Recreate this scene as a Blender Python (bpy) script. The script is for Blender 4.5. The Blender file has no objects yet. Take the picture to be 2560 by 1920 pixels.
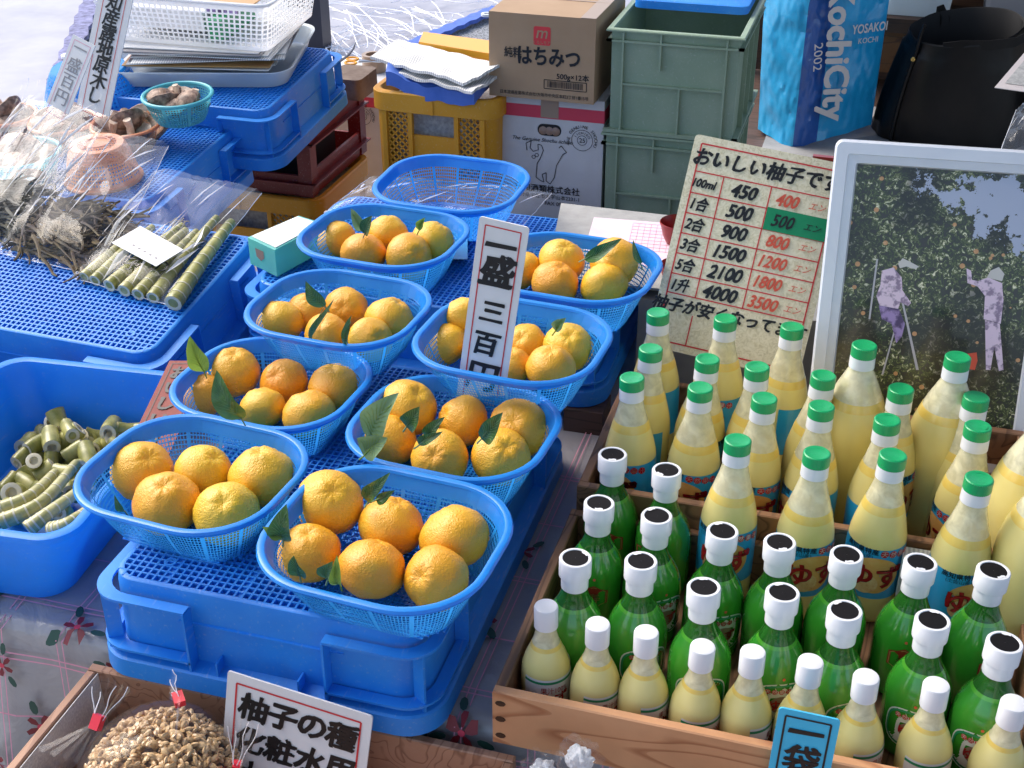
import bpy, math, random
from mathutils import Vector, Matrix, noise
R_ = math.radians
rnd = random.Random(7)
sc = bpy.context.scene
# ------------------------------------------------------------------ camera
YAW = R_(16.3); PITCH = R_(30); CH = 1.05
cd = bpy.data.cameras.new('camera'); cam = bpy.data.objects.new('camera', cd)
sc.collection.objects.link(cam); sc.camera = cam
cam.location = (0, 0, CH); cam.rotation_euler = (R_(60), 0, YAW)
cd.sensor_width = 36; cd.lens = 36*3234/2560; cd.clip_start = .05; cd.clip_end = 400
# ------------------------------------------------------------------ world / sun / exposure
W = bpy.data.worlds.new('World'); sc.world = W; W.use_nodes = True
wn = W.node_tree; wn.nodes.clear()
sky = wn.nodes.new('ShaderNodeTexSky'); sky.sky_type = 'NISHITA'; sky.sun_disc = False
SUN_EL, SUN_AZ = R_(46), R_(-70)      # azimuth measured from +Y towards +X
sky.sun_elevation = SUN_EL; sky.sun_rotation = SUN_AZ
sky.air_density = 1.0; sky.dust_density = 3.0; sky.ozone_density = 1.0
bg = wn.nodes.new('ShaderNodeBackground'); bg.inputs['Strength'].default_value = .15
wo = wn.nodes.new('ShaderNodeOutputWorld')
wn.links.new(sky.outputs[0], bg.inputs[0]); wn.links.new(bg.outputs[0], wo.inputs[0])
sl = bpy.data.lights.new('sun', 'SUN'); sl.energy = 1.5; sl.angle = R_(40); sl.color = (1, .955, .89)
so = bpy.data.objects.new('sun', sl); sc.collection.objects.link(so)
sd = Vector((math.sin(SUN_AZ)*math.cos(SUN_EL), math.cos(SUN_AZ)*math.cos(SUN_EL), math.sin(SUN_EL)))
so.rotation_euler = sd.to_track_quat('Z', 'Y').to_euler(); so.location = sd*6
vs = sc.view_settings; sc.display_settings.display_device = 'sRGB'
vs.view_transform = 'Standard'; vs.look = 'None'; vs.exposure = 1.07; vs.gamma = 1; vs.use_curve_mapping = False
sc.render.engine = 'CYCLES'
sc.cycles.max_bounces = 9; sc.cycles.transparent_max_bounces = 24; sc.cycles.glossy_bounces = 3
sc.cycles.transmission_bounces = 6; sc.cycles.diffuse_bounces = 4; sc.cycles.caustics_reflective = False; sc.cycles.caustics_refractive = False

# ------------------------------------------------------------------ where things stand: survey points of the photograph -> metres
F_ = 3234.
_Fh = Vector((-math.sin(YAW), math.cos(YAW), 0)); _R = Vector((math.cos(YAW), math.sin(YAW), 0))
_fw = _Fh*math.cos(PITCH)+Vector((0, 0, -math.sin(PITCH))); _up = _Fh*math.sin(PITCH)+Vector((0, 0, math.cos(PITCH)))
C0 = Vector((0, 0, CH)); K = 2560/2212
def _ray(u, v):
    return _fw+_R*((u*K-1280)/F_)-_up*((v*K-960)/F_)
def atz(u, v, z):
    d = _ray(u, v); return C0+d*((z-CH)/d.z)
def aty(u, v, y):
    d = _ray(u, v); return C0+d*(y/d.y)
def atd(u, v, D): return C0+_ray(u, v)*D
def atp(u, v, o, n):
    d = _ray(u, v); return C0+d*((Vector(o)-C0).dot(n)/d.dot(n))

# ------------------------------------------------------------------ materials
MATS = {}
def nt(name):
    m = bpy.data.materials.new(name); m.use_nodes = True; t = m.node_tree; t.nodes.clear()
    o = t.nodes.new('ShaderNodeOutputMaterial'); MATS[name] = m
    return m, t, o
def nd(t, typ, **kw):
    n = t.nodes.new(typ)
    for k, v in kw.items():
        if k in n.inputs: n.inputs[k].default_value = v
        else: setattr(n, k, v)
    return n
def rgb(c): return (c[0], c[1], c[2], 1)
def mat(name, col, rough=.5, col2=None, nscale=30, bump=0, bscale=200, spec=.5, metal=0, coat=0, trans=0, coords='Object', stretch=None, detail=4, contrast=(.35, .65), sss=0, randhue=False, coatrough=.1):
    m, t, o = nt(name)
    b = nd(t, 'ShaderNodeBsdfPrincipled', Roughness=rough, Metallic=metal)
    b.inputs['Specular IOR Level'].default_value = spec; b.inputs['Coat Weight'].default_value = coat; b.inputs['Coat Roughness'].default_value = coatrough
    b.inputs['Base Color'].default_value = rgb(col)
    tc = nd(t, 'ShaderNodeTexCoord'); src = tc.outputs[coords]
    if stretch:
        mp = nd(t, 'ShaderNodeMapping'); mp.inputs['Scale'].default_value = stretch; t.links.new(src, mp.inputs[0]); src = mp.outputs[0]
    if col2:
        n = nd(t, 'ShaderNodeTexNoise', Scale=nscale, Detail=detail, Roughness=.6); t.links.new(src, n.inputs['Vector'])
        r = nd(t, 'ShaderNodeValToRGB'); r.color_ramp.elements[0].position = contrast[0]; r.color_ramp.elements[1].position = contrast[1]
        r.color_ramp.elements[0].color = rgb(col); r.color_ramp.elements[1].color = rgb(col2)
        t.links.new(n.outputs[0], r.inputs[0]); t.links.new(r.outputs[0], b.inputs['Base Color'])
    if bump:
        n2 = nd(t, 'ShaderNodeTexNoise', Scale=bscale, Detail=3); t.links.new(src, n2.inputs['Vector'])
        bp = nd(t, 'ShaderNodeBump', Strength=bump, Distance=.002); t.links.new(n2.outputs[0], bp.inputs['Height']); t.links.new(bp.outputs[0], b.inputs['Normal'])
    out = b.outputs[0]
    if trans:
        tr = nd(t, 'ShaderNodeBsdfTranslucent'); tr.inputs[0].default_value = rgb([min(1, c*1.3+.02) for c in col])
        mx = nd(t, 'ShaderNodeMixShader', Fac=trans); t.links.new(out, mx.inputs[1]); t.links.new(tr.outputs[0], mx.inputs[2]); out = mx.outputs[0]
    t.links.new(out, o.inputs[0])
    return m
def film(name, tint=(1, 1, 1), gloss=.14, rough=.06, haze=.05, bump=.5, bscale=14, streak=True):
    """clear plastic film: mostly see-through, sharp creases that mirror the sky, faint milky haze"""
    m, t, o = nt(name)
    tr = nd(t, 'ShaderNodeBsdfTransparent'); tr.inputs[0].default_value = rgb(tint)
    g = nd(t, 'ShaderNodeBsdfGlossy', Roughness=rough); g.inputs[0].default_value = (1, 1, 1, 1)
    df = nd(t, 'ShaderNodeBsdfDiffuse'); df.inputs[0].default_value = (.9, .9, .92, 1)
    tc = nd(t, 'ShaderNodeTexCoord')
    mp = nd(t, 'ShaderNodeMapping'); mp.inputs['Scale'].default_value = (1, .35, 1); t.links.new(tc.outputs['Object'], mp.inputs[0])
    n = nd(t, 'ShaderNodeTexVoronoi', Scale=bscale); n.feature = 'DISTANCE_TO_EDGE'
    n2 = nd(t, 'ShaderNodeTexNoise', Scale=bscale*.8, Detail=3); t.links.new(mp.outputs[0], n2.inputs['Vector'])
    t.links.new(n2.outputs[1], n.inputs['Vector'])
    bp = nd(t, 'ShaderNodeBump', Strength=bump*.35, Distance=.006)
    t.links.new(n2.outputs[0], bp.inputs['Height'])
    for q in (g, df): t.links.new(bp.outputs[0], q.inputs['Normal'])
    lw0 = nd(t, 'ShaderNodeLayerWeight'); lw0.inputs[0].default_value = .5; t.links.new(bp.outputs[0], lw0.inputs['Normal'])
    lw = nd(t, 'ShaderNodeMath', operation='POWER'); lw.inputs[1].default_value = 3.5; t.links.new(lw0.outputs['Facing'], lw.inputs[0])
    ma = nd(t, 'ShaderNodeMath', operation='MULTIPLY_ADD'); ma.inputs[1].default_value = .3; ma.inputs[2].default_value = .010
    t.links.new(lw.outputs[0], ma.inputs[0])
    # crease streaks
    r = nd(t, 'ShaderNodeValToRGB'); r.color_ramp.elements[0].position = .56; r.color_ramp.elements[1].position = .66
    n3 = nd(t, 'ShaderNodeTexNoise', Scale=bscale*.5, Detail=2, Distortion=1.6); t.links.new(mp.outputs[0], n3.inputs['Vector'])
    t.links.new(n3.outputs[0], r.inputs[0])
    mh = nd(t, 'ShaderNodeMath', operation='MULTIPLY_ADD'); mh.inputs[1].default_value = haze*2 if streak else 0; mh.inputs[2].default_value = haze
    t.links.new(r.outputs[0], mh.inputs[0])
    m1 = nd(t, 'ShaderNodeMixShader'); t.links.new(mh.outputs[0], m1.inputs[0]); t.links.new(tr.outputs[0], m1.inputs[1]); t.links.new(df.outputs[0], m1.inputs[2])
    m2 = nd(t, 'ShaderNodeMixShader'); m2.inputs[0].default_value = gloss
    t.links.new(ma.outputs[0], m2.inputs[0]); t.links.new(m1.outputs[0], m2.inputs[1]); t.links.new(g.outputs[0], m2.inputs[2])
    t.links.new(m2.outputs[0], o.inputs[0])
    return m
def wood(name, a, b, scale=1, rough=.55, axis=0, bump=.25):
    m, t, o = nt(name); p = nd(t, 'ShaderNodeBsdfPrincipled', Roughness=rough)
    tc = nd(t, 'ShaderNodeTexCoord'); mp = nd(t, 'ShaderNodeMapping')
    s = [14*scale]*3; s[axis] = 1.6*scale; mp.inputs['Scale'].default_value = s
    t.links.new(tc.outputs['Object'], mp.inputs[0])
    n = nd(t, 'ShaderNodeTexNoise', Scale=1.1, Detail=2, Distortion=.6); t.links.new(mp.outputs[0], n.inputs['Vector'])
    mul = nd(t, 'ShaderNodeMath', operation='MULTIPLY'); mul.inputs[1].default_value = 9; t.links.new(n.outputs[0], mul.inputs[0])
    sn = nd(t, 'ShaderNodeMath', operation='FRACT'); t.links.new(mul.outputs[0], sn.inputs[0])
    r = nd(t, 'ShaderNodeValToRGB'); e = r.color_ramp.elements; e[0].color = rgb(a); e[0].position = 0; e[1].color = rgb(a); e[1].position = .7
    x = r.color_ramp.elements.new(.92); x.color = rgb(b); x = r.color_ramp.elements.new(1.0); x.color = rgb([.5*(i+j) for i, j in zip(a, b)])
    t.links.new(sn.outputs[0], r.inputs[0])
    n2 = nd(t, 'ShaderNodeTexNoise', Scale=9, Detail=5); t.links.new(tc.outputs['Object'], n2.inputs['Vector'])
    mx = nd(t, 'ShaderNodeMix', data_type='RGBA', blend_type='MULTIPLY'); mx.inputs[0].default_value = .6
    r2 = nd(t, 'ShaderNodeValToRGB'); r2.color_ramp.elements[0].position = .35; r2.color_ramp.elements[0].color = (.72, .68, .64, 1); r2.color_ramp.elements[1].position = .6; r2.color_ramp.elements[1].color = (1, 1, 1, 1)
    t.links.new(n2.outputs[0], r2.inputs[0]); t.links.new(r.outputs[0], mx.inputs[6]); t.links.new(r2.outputs[0], mx.inputs[7])
    t.links.new(mx.outputs[2], p.inputs['Base Color'])
    n3 = nd(t, 'ShaderNodeTexNoise', Scale=6, Detail=5); t.links.new(mp.outputs[0], n3.inputs['Vector'])
    bp = nd(t, 'ShaderNodeBump', Strength=bump, Distance=.002); t.links.new(n3.outputs[0], bp.inputs['Height']); t.links.new(bp.outputs[0], p.inputs['Normal'])
    t.links.new(p.outputs[0], o.inputs[0]); return m
def worn(name, col, light, rough=.38, trans=0):
    """moulded plastic with dull wear, scuffs and dust"""
    m, t, o = nt(name); p = nd(t, 'ShaderNodeBsdfPrincipled', Roughness=rough)
    tc = nd(t, 'ShaderNodeTexCoord')
    n = nd(t, 'ShaderNodeTexNoise', Scale=7, Detail=8, Roughness=.65); t.links.new(tc.outputs['Object'], n.inputs['Vector'])
    r = nd(t, 'ShaderNodeValToRGB'); r.color_ramp.elements[0].position = .42; r.color_ramp.elements[0].color = rgb(col); r.color_ramp.elements[1].position = .78; r.color_ramp.elements[1].color = rgb(light)
    t.links.new(n.outputs[0], r.inputs[0])
    mp = nd(t, 'ShaderNodeMapping'); mp.inputs['Scale'].default_value = (60, 9, 60); mp.inputs['Rotation'].default_value = (0, .4, .7); t.links.new(tc.outputs['Object'], mp.inputs[0])
    n2 = nd(t, 'ShaderNodeTexNoise', Scale=4, Detail=4); t.links.new(mp.outputs[0], n2.inputs['Vector'])
    r2 = nd(t, 'ShaderNodeValToRGB'); r2.color_ramp.elements[0].position = .6; r2.color_ramp.elements[0].color = (0, 0, 0, 1); r2.color_ramp.elements[1].position = .78; r2.color_ramp.elements[1].color = (.5, .5, .5, 1)
    t.links.new(n2.outputs[0], r2.inputs[0])
    mx = nd(t, 'ShaderNodeMix', data_type='RGBA'); t.links.new(r2.outputs[0], mx.inputs[0]); t.links.new(r.outputs[0], mx.inputs[6]); mx.inputs[7].default_value = rgb([min(1, .5*c+.3) for c in light])
    nz = nd(t, 'ShaderNodeTexNoise', Scale=3.1, Detail=9, Roughness=.72); t.links.new(tc.outputs['Object'], nz.inputs['Vector'])
    rz = nd(t, 'ShaderNodeValToRGB'); rz.color_ramp.elements[0].position = .57; rz.color_ramp.elements[0].color = (0, 0, 0, 1); rz.color_ramp.elements[1].position = .74; rz.color_ramp.elements[1].color = (.45, .45, .45, 1); t.links.new(nz.outputs[0], rz.inputs[0])
    mz = nd(t, 'ShaderNodeMix', data_type='RGBA'); t.links.new(rz.outputs[0], mz.inputs[0]); t.links.new(mx.outputs[2], mz.inputs[6]); mz.inputs[7].default_value = rgb([.45*c+.09 for c in col])
    t.links.new(mz.outputs[2], p.inputs['Base Color'])
    rr = nd(t, 'ShaderNodeMapRange'); rr.inputs[3].default_value = rough-.08; rr.inputs[4].default_value = rough+.2; t.links.new(n.outputs[0], rr.inputs[0]); t.links.new(rr.outputs[0], p.inputs['Roughness'])
    bp = nd(t, 'ShaderNodeBump', Strength=.08, Distance=.002); t.links.new(n.outputs[0], bp.inputs['Height']); t.links.new(bp.outputs[0], p.inputs['Normal'])
    out = p.outputs[0]
    if trans:
        tr = nd(t, 'ShaderNodeBsdfTranslucent'); tr.inputs[0].default_value = rgb([min(1, c*1.5+.05) for c in light])
        mq = nd(t, 'ShaderNodeMixShader', Fac=trans); t.links.new(out, mq.inputs[1]); t.links.new(tr.outputs[0], mq.inputs[2]); out = mq.outputs[0]
    t.links.new(out, o.inputs[0]); return m

worn('crate_blue', (.012, .235, .78), (.05, .33, .86), trans=.15)
worn('tub_blue', (.012, .25, .82), (.04, .33, .9), .32, trans=.35)
mat('basket_blue', (.015, .27, .74), .28, (.03, .33, .82), 20, trans=.34, coat=.2)
mat('basket_teal', (.1, .52, .6), .35, (.16, .6, .66), 20, trans=.3)
mat('basket_orange', (.72, .3, .15), .4, (.78, .38, .2), 20, trans=.3)
mat('basket_bright', (.01, .3, .78), .3, (.02, .36, .85), 20, trans=.35)
mat('basket_white', (.8, .82, .84), .3, (.7, .72, .76), 20, trans=.35)
worn('crate_green', (.24, .33, .23), (.32, .40, .30), .5)
worn('crate_yellow', (.64, .28, .008), (.7, .34, .03), .45)
worn('crate_red', (.15, .008, .008), (.22, .03, .025), .4)
mat('tray_clear', (.62, .67, .7), .25, (.7, .75, .78), 10, trans=.5)
mat('white_plastic', (.8, .81, .83), .3, (.76, .77, .79), 40)
mat('cap_white', (.78, .79, .82), .28, coat=.3)
mat('cap_green', (.006, .36, .12), .32, coat=.2, bump=.25, bscale=900)
mat('cap_black', (.004, .003, .004), .7, spec=.2)
mat('paper', (.78, .77, .76), .75, (.72, .71, .69), 12, bump=.05, bscale=90)
mat('paper_pink', (.72, .55, .66), .8, (.76, .62, .7), 30)
mat('paper_red', (.2, .04, .032), .7, (.25, .06, .045), 30, bump=.1)
mat('paper_blue', (.05, .46, .72), .6, (.06, .5, .76), 20)
mat('ink', (.008, .008, .009), .45)
mat('ink_red', (.62, .035, .04), .5)
mat('ink_orange', (.68, .1, .05), .5)
mat('ink_grey', (.28, .27, .28), .6)
mat('ink_pink', (.7, .3, .4), .6)
mat('tape_green', (.0, .26, .1), .4)
mat('card_brown', (.36, .235, .14), .75, (.4, .27, .165), 10, bump=.12, bscale=60)
mat('tape_brown', (.34, .24, .17), .35)
mat('carton_white', (.62, .62, .63), .65, (.55, .54, .54), 9, bump=.08, bscale=60)
mat('carton_band', (.62, .05, .09), .6)
mat('logo_red', (.62, .04, .05), .6)
mat('cardboard_grey', (.3, .3, .295), .85, (.36, .36, .35), 40, bump=.3, bscale=150)
mat('block_grey', (.25, .25, .25), .85, (.33, .33, .33), 14, bump=.3, bscale=90)
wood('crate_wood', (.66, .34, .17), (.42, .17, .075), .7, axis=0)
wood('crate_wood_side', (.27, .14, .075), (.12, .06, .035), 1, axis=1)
wood('tray_wood', (.42, .23, .14), (.25, .12, .07), 1.2, axis=1)
wood('dark_wood', (.06, .028, .014), (.03, .015, .01), 1, axis=0)
wood('shelf_wood', (.2, .075, .02), (.09, .03, .012), 1, axis=0)
wood('block_wood', (.1, .055, .04), (.05, .03, .02), 1, axis=0)
mat('leaf', (.02, .085, .018), .33, (.075, .19, .03), 55, coat=.35, trans=.2, bump=.35, bscale=160)
mat('leaf_light', (.16, .27, .03), .4, (.2, .32, .05), 60, trans=.35)
mat('leaf_pale', (.13, .24, .11), .5, (.18, .3, .15), 60, trans=.25)
mat('cut_stem', (.05, .09, .02), .7)
mat('stalk', (.17, .18, .035), .4, (.42, .39, .12), 38, coat=.25, bump=.2, bscale=160, stretch=(1, 1, .2))
mat('stalk_end', (.62, .56, .38), .5, (.7, .66, .5), 40)
mat('stalk_pale', (.27, .26, .07), .4, (.5, .46, .2), 45, coat=.3)
mat('node_ring', (.55, .52, .36), .6)
mat('fern', (.042, .022, .016), .55, (.14, .10, .035), 30, coat=.1, bump=.2)
mat('fern_far', (.05, .045, .035), .6, (.12, .11, .07), 30, coat=.15)
mat('mushroom_brown', (.07, .03, .02), .55, (.42, .28, .2), 2.6, bump=.6, bscale=6)
mat('mushroom_gill', (.74, .64, .52), .8, (.45, .3, .22), 2.5, bump=.4, bscale=9)
mat('seed', (.46, .28, .12), .42, (.64, .44, .22), 90, coat=.3, bump=.1)
mat('black_leather', (.004, .004, .005), .34, (.008, .007, .007), 14, bump=.5, bscale=25, spec=.3)
mat('black_lining', (.004, .004, .005), .8)
mat('blue_bag', (.01, .3, .6), .28, (.015, .36, .68), 8, bump=.9, bscale=26, coat=.25)
mat('blue_bag_dark', (.02, .09, .35), .25, (.03, .12, .42), 8, bump=.9, bscale=26, coat=.3)
mat('print_cream', (.62, .56, .54), .45)
mat('blue_cloth', (.05, .14, .52), .6, (.08, .18, .6), 20, bump=.3, bscale=60)
mat('gold', (.75, .5, .15), .3, metal=.8)
mat('orange_plastic', (.8, .36, .02), .35)
mat('metal', (.6, .6, .6), .3, metal=1)
mat('red_plastic', (.24, .006, .004), .3)
mat('red_clip', (.62, .02, .04), .35)
mat('teal_box', (.2, .62, .54), .2, (.24, .68, .6), 20, trans=.4, coat=.5)
mat('teal_film', (.3, .62, .55), .15, trans=.5, coat=.6)
mat('bottle_crown', (.3, .2, .15), .4)
mat('frame_white', (.72, .76, .84), .3, (.68, .72, .8), 12, coat=.3)
mat('road', (.3, .3, .31), .9, (.36, .36, .36), 60, bump=.3, bscale=80)
mat('ground_sheet', (.37, .37, .41), .5, (.28, .28, .33), 3, bump=.6, bscale=7)
mat('net_line', (.93, .92, .95), .6)
mat('mat_edge', (.03, .09, .42), .5, (.06, .14, .55), 40)
mat('mat_edge_dark', (.03, .03, .12), .5, (.2, .2, .4), 30)
mat('pole', (.012, .014, .03), .5)
mat('label_blue', (.02, .34, .66), .35, coat=.5)
mat('label_white', (.74, .74, .72), .35, coat=.4)
mat('label_green', (.01, .25, .1), .35, coat=.4)
mat('label_red', (.5, .015, .02), .35, coat=.4)
mat('label_shield', (.3, .012, .012), .4, (.36, .03, .02), 30)
mat('petal_print', (.2, .012, .02), .5); mat('leaf_print', (.02, .07, .05), .5)
mat('label_gold', (.5, .28, .1), .4)
mat('label_fruit', (.68, .33, .08), .4, (.72, .42, .14), 60, coat=.4)
mat('label_slice', (.78, .58, .3), .4, (.62, .3, .1), 90)
mat('newsprint_flat', (.5, .5, .48), .8, (.3, .3, .3), 120)
mat('juice', (.75, .62, .21), .32, (.80, .71, .30), 7, coat=.45, coatrough=.05, stretch=(1, 1, 1))
mat('juice_top', (.78, .55, .1), .3, (.78, .6, .16), 60, coat=.5)
mat('green_milk', (.03, .25, .02), .2, (.045, .32, .03), 9, coat=.9, coatrough=.04)
mat('green_top', (.07, .38, .025), .2, (.08, .36, .03), 20, coat=.8)
mat('stone', (.13, .09, .07), .9, (.2, .15, .12), 30, bump=.6, bscale=60)
mat('crease', (.82, .82, .86), .25, coat=.6, trans=.3)  # white that paints the bright glints on film folds, hems and pleats
film('film', haze=.018); film('film_big', gloss=.1, haze=.012, bscale=5, bump=.6); film('bag_film', gloss=.1, haze=.012, bscale=16, bump=.5)
film('glass_clear', gloss=.08, haze=.0, bump=0, streak=False)
# residue on the inside of necks
def neckglass(name, tint, resid, lo=.4):
    m, t, o = nt(name)
    tr = nd(t, 'ShaderNodeBsdfTransparent'); tr.inputs[0].default_value = rgb(tint)
    g = nd(t, 'ShaderNodeBsdfGlossy', Roughness=.05)
    df = nd(t, 'ShaderNodeBsdfDiffuse'); df.inputs[0].default_value = rgb(resid)
    tc = nd(t, 'ShaderNodeTexCoord'); n = nd(t, 'ShaderNodeTexNoise', Scale=75, Detail=6, Distortion=.4); t.links.new(tc.outputs['Object'], n.inputs['Vector'])
    r = nd(t, 'ShaderNodeValToRGB'); r.color_ramp.elements[0].position = .38; r.color_ramp.elements[0].color = (lo, lo, lo, 1); r.color_ramp.elements[1].position = .7; r.color_ramp.elements[1].color = (.92, .92, .92, 1)
    t.links.new(n.outputs[0], r.inputs[0])
    m1 = nd(t, 'ShaderNodeMixShader'); t.links.new(r.outputs[0], m1.inputs[0]); t.links.new(tr.outputs[0], m1.inputs[1]); t.links.new(df.outputs[0], m1.inputs[2])
    fr0 = nd(t, 'ShaderNodeLayerWeight'); fr0.inputs[0].default_value = .5; fr1 = nd(t, 'ShaderNodeMath', operation='POWER'); fr1.inputs[1].default_value = 3.5; t.links.new(fr0.outputs['Facing'], fr1.inputs[0]); fr = nd(t, 'ShaderNodeMath', operation='MULTIPLY_ADD'); fr.inputs[1].default_value = .8; fr.inputs[2].default_value = .05; t.links.new(fr1.outputs[0], fr.inputs[0]); m2 = nd(t, 'ShaderNodeMixShader'); t.links.new(fr.outputs[0], m2.inputs[0]); t.links.new(m1.outputs[0], m2.inputs[1]); t.links.new(g.outputs[0], m2.inputs[2])
    t.links.new(m2.outputs[0], o.inputs[0]); return m
neckglass('neck_clear', (.95, .96, .9), (.8, .76, .52), .62); neckglass('neck_green', (.25, .55, .18), (.03, .17, .025), .4)
# yuzu peel
def peel():
    m, t, o = nt('yuzu_peel'); p = nd(t, 'ShaderNodeBsdfPrincipled', Roughness=.42)
    p.inputs['Coat Weight'].default_value = .12; p.inputs['Coat Roughness'].default_value = .25
    p.inputs['Subsurface Weight'].default_value = 0
    tc = nd(t, 'ShaderNodeTexCoord'); oi = nd(t, 'ShaderNodeObjectInfo')
    r = nd(t, 'ShaderNodeValToRGB'); e = r.color_ramp.elements
    e[0].color = (.78, .49, .03, 1); e[0].position = 0; e[1].color = (.80, .28, .013, 1); e[1].position = 1
    x = e.new(.45); x.color = (.80, .395, .02, 1)
    n = nd(t, 'ShaderNodeTexNoise', Scale=.9, Detail=4); n.noise_dimensions = '4D'
    t.links.new(tc.outputs['Object'], n.inputs['Vector'])
    mw = nd(t, 'ShaderNodeMath', operation='MULTIPLY'); mw.inputs[1].default_value = 40; t.links.new(oi.outputs['Random'], mw.inputs[0]); t.links.new(mw.outputs[0], n.inputs['W'])
    ad = nd(t, 'ShaderNodeMath', operation='MULTIPLY_ADD'); ad.inputs[1].default_value = .9; t.links.new(n.outputs[0], ad.inputs[0])
    sb = nd(t, 'ShaderNodeMath', operation='MULTIPLY_ADD'); sb.inputs[1].default_value = .75; sb.inputs[2].default_value = -.38; t.links.new(oi.outputs['Random'], sb.inputs[0]); t.links.new(sb.outputs[0], ad.inputs[2])
    t.links.new(ad.outputs[0], r.inputs[0])
    # green-ish flank
    n4 = nd(t, 'ShaderNodeTexNoise', Scale=1.0, Detail=2); n4.noise_dimensions = '4D'; t.links.new(tc.outputs['Object'], n4.inputs['Vector']); t.links.new(mw.outputs[0], n4.inputs['W'])
    r4 = nd(t, 'ShaderNodeValToRGB'); r4.color_ramp.elements[0].position = .58; r4.color_ramp.elements[0].color = (0, 0, 0, 1); r4.color_ramp.elements[1].position = .75; r4.color_ramp.elements[1].color = (.45, .45, .45, 1)
    t.links.new(n4.outputs[0], r4.inputs[0])
    mx = nd(t, 'ShaderNodeMix', data_type='RGBA'); t.links.new(r4.outputs[0], mx.inputs[0]); t.links.new(r.outputs[0], mx.inputs[6]); mx.inputs[7].default_value = (.42, .36, .04, 1)
    # brown specks
    v = nd(t, 'ShaderNodeTexVoronoi', Scale=2.6); v.voronoi_dimensions = '4D'; t.links.new(tc.outputs['Object'], v.inputs['Vector']); t.links.new(mw.outputs[0], v.inputs['W'])
    r5 = nd(t, 'ShaderNodeValToRGB'); r5.color_ramp.elements[0].position = .02; r5.color_ramp.elements[0].color = (.75, .75, .75, 1); r5.color_ramp.elements[1].position = .06; r5.color_ramp.elements[1].color = (0, 0, 0, 1)
    t.links.new(v.outputs['Distance'], r5.inputs[0])
    m5 = nd(t, 'ShaderNodeMix', data_type='RGBA'); t.links.new(r5.outputs[0], m5.inputs[0]); t.links.new(mx.outputs[2], m5.inputs[6]); m5.inputs[7].default_value = (.3, .13, .03, 1)
    t.links.new(m5.outputs[2], p.inputs['Base Color'])
    n2 = nd(t, 'ShaderNodeTexVoronoi', Scale=24); t.links.new(tc.outputs['Object'], n2.inputs['Vector'])
    n3 = nd(t, 'ShaderNodeTexNoise', Scale=11, Detail=4); t.links.new(tc.outputs['Object'], n3.inputs['Vector'])
    b1 = nd(t, 'ShaderNodeBump', Strength=.6, Distance=.0008); t.links.new(n2.outputs['Distance'], b1.inputs['Height'])
    b2 = nd(t, 'ShaderNodeBump', Strength=.45, Distance=.002); t.links.new(n3.outputs[0], b2.inputs['Height']); t.links.new(b1.outputs[0], b2.inputs['Normal'])
    t.links.new(b2.outputs[0], p.inputs['Normal']); t.links.new(p.outputs[0], o.inputs[0])
peel()
def boardpaper():
    m, t, o = nt('board_paper'); p = nd(t, 'ShaderNodeBsdfPrincipled', Roughness=.6)
    tc = nd(t, 'ShaderNodeTexCoord'); n = nd(t, 'ShaderNodeTexNoise', Scale=120, Detail=3, Distortion=2); t.links.new(tc.outputs['Object'], n.inputs['Vector'])
    r = nd(t, 'ShaderNodeValToRGB'); e = r.color_ramp.elements; e[0].position = .33; e[0].color = (.66, .59, .38, 1); e[1].position = .62; e[1].color = (.88, .81, .6, 1)
    x = e.new(.47); x.color = (.79, .72, .5, 1)
    t.links.new(n.outputs[0], r.inputs[0]); t.links.new(r.outputs[0], p.inputs['Base Color']); t.links.new(p.outputs[0], o.inputs[0])
boardpaper()
def speckle(name, a, b, sc_=400):
    m, t, o = nt(name); p = nd(t, 'ShaderNodeBsdfPrincipled', Roughness=.8)
    tc = nd(t, 'ShaderNodeTexCoord'); n = nd(t, 'ShaderNodeTexNoise', Scale=sc_, Detail=2); t.links.new(tc.outputs['Object'], n.inputs['Vector'])
    r = nd(t, 'ShaderNodeValToRGB'); e = r.color_ramp.elements; e[0].position = .42; e[0].color = rgb(a); e[1].position = .55; e[1].color = rgb(b)
    t.links.new(n.outputs[0], r.inputs[0]); t.links.new(r.outputs[0], p.inputs['Base Color']); t.links.new(p.outputs[0], o.inputs[0])
speckle('mat_speckle', (.08, .09, .1), (.3, .31, .33), 120)
def newsprint():
    m, t, o = nt('newsprint'); p = nd(t, 'ShaderNodeBsdfPrincipled', Roughness=.75)
    tc = nd(t, 'ShaderNodeTexCoord'); mp = nd(t, 'ShaderNodeMapping'); mp.inputs['Scale'].default_value = (1, 1, 1); t.links.new(tc.outputs['Object'], mp.inputs[0])
    w = nd(t, 'ShaderNodeTexWave', Scale=60, Distortion=1.5, Detail=2); w.inputs['Detail Scale'].default_value = 6; t.links.new(mp.outputs[0], w.inputs['Vector'])
    n = nd(t, 'ShaderNodeTexNoise', Scale=14, Detail=3); t.links.new(tc.outputs['Object'], n.inputs['Vector'])
    mm = nd(t, 'ShaderNodeMath', operation='MULTIPLY'); t.links.new(w.outputs[1], mm.inputs[0]); t.links.new(n.outputs[0], mm.inputs[1])
    r = nd(t, 'ShaderNodeValToRGB'); e = r.color_ramp.elements; e[0].position = .1; e[0].color = (.76, .76, .74, 1); e[1].position = .55; e[1].color = (.45, .45, .46, 1)
    t.links.new(mm.outputs[0], r.inputs[0]); t.links.new(r.outputs[0], p.inputs['Base Color']); t.links.new(p.outputs[0], o.inputs[0])
newsprint()
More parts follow.
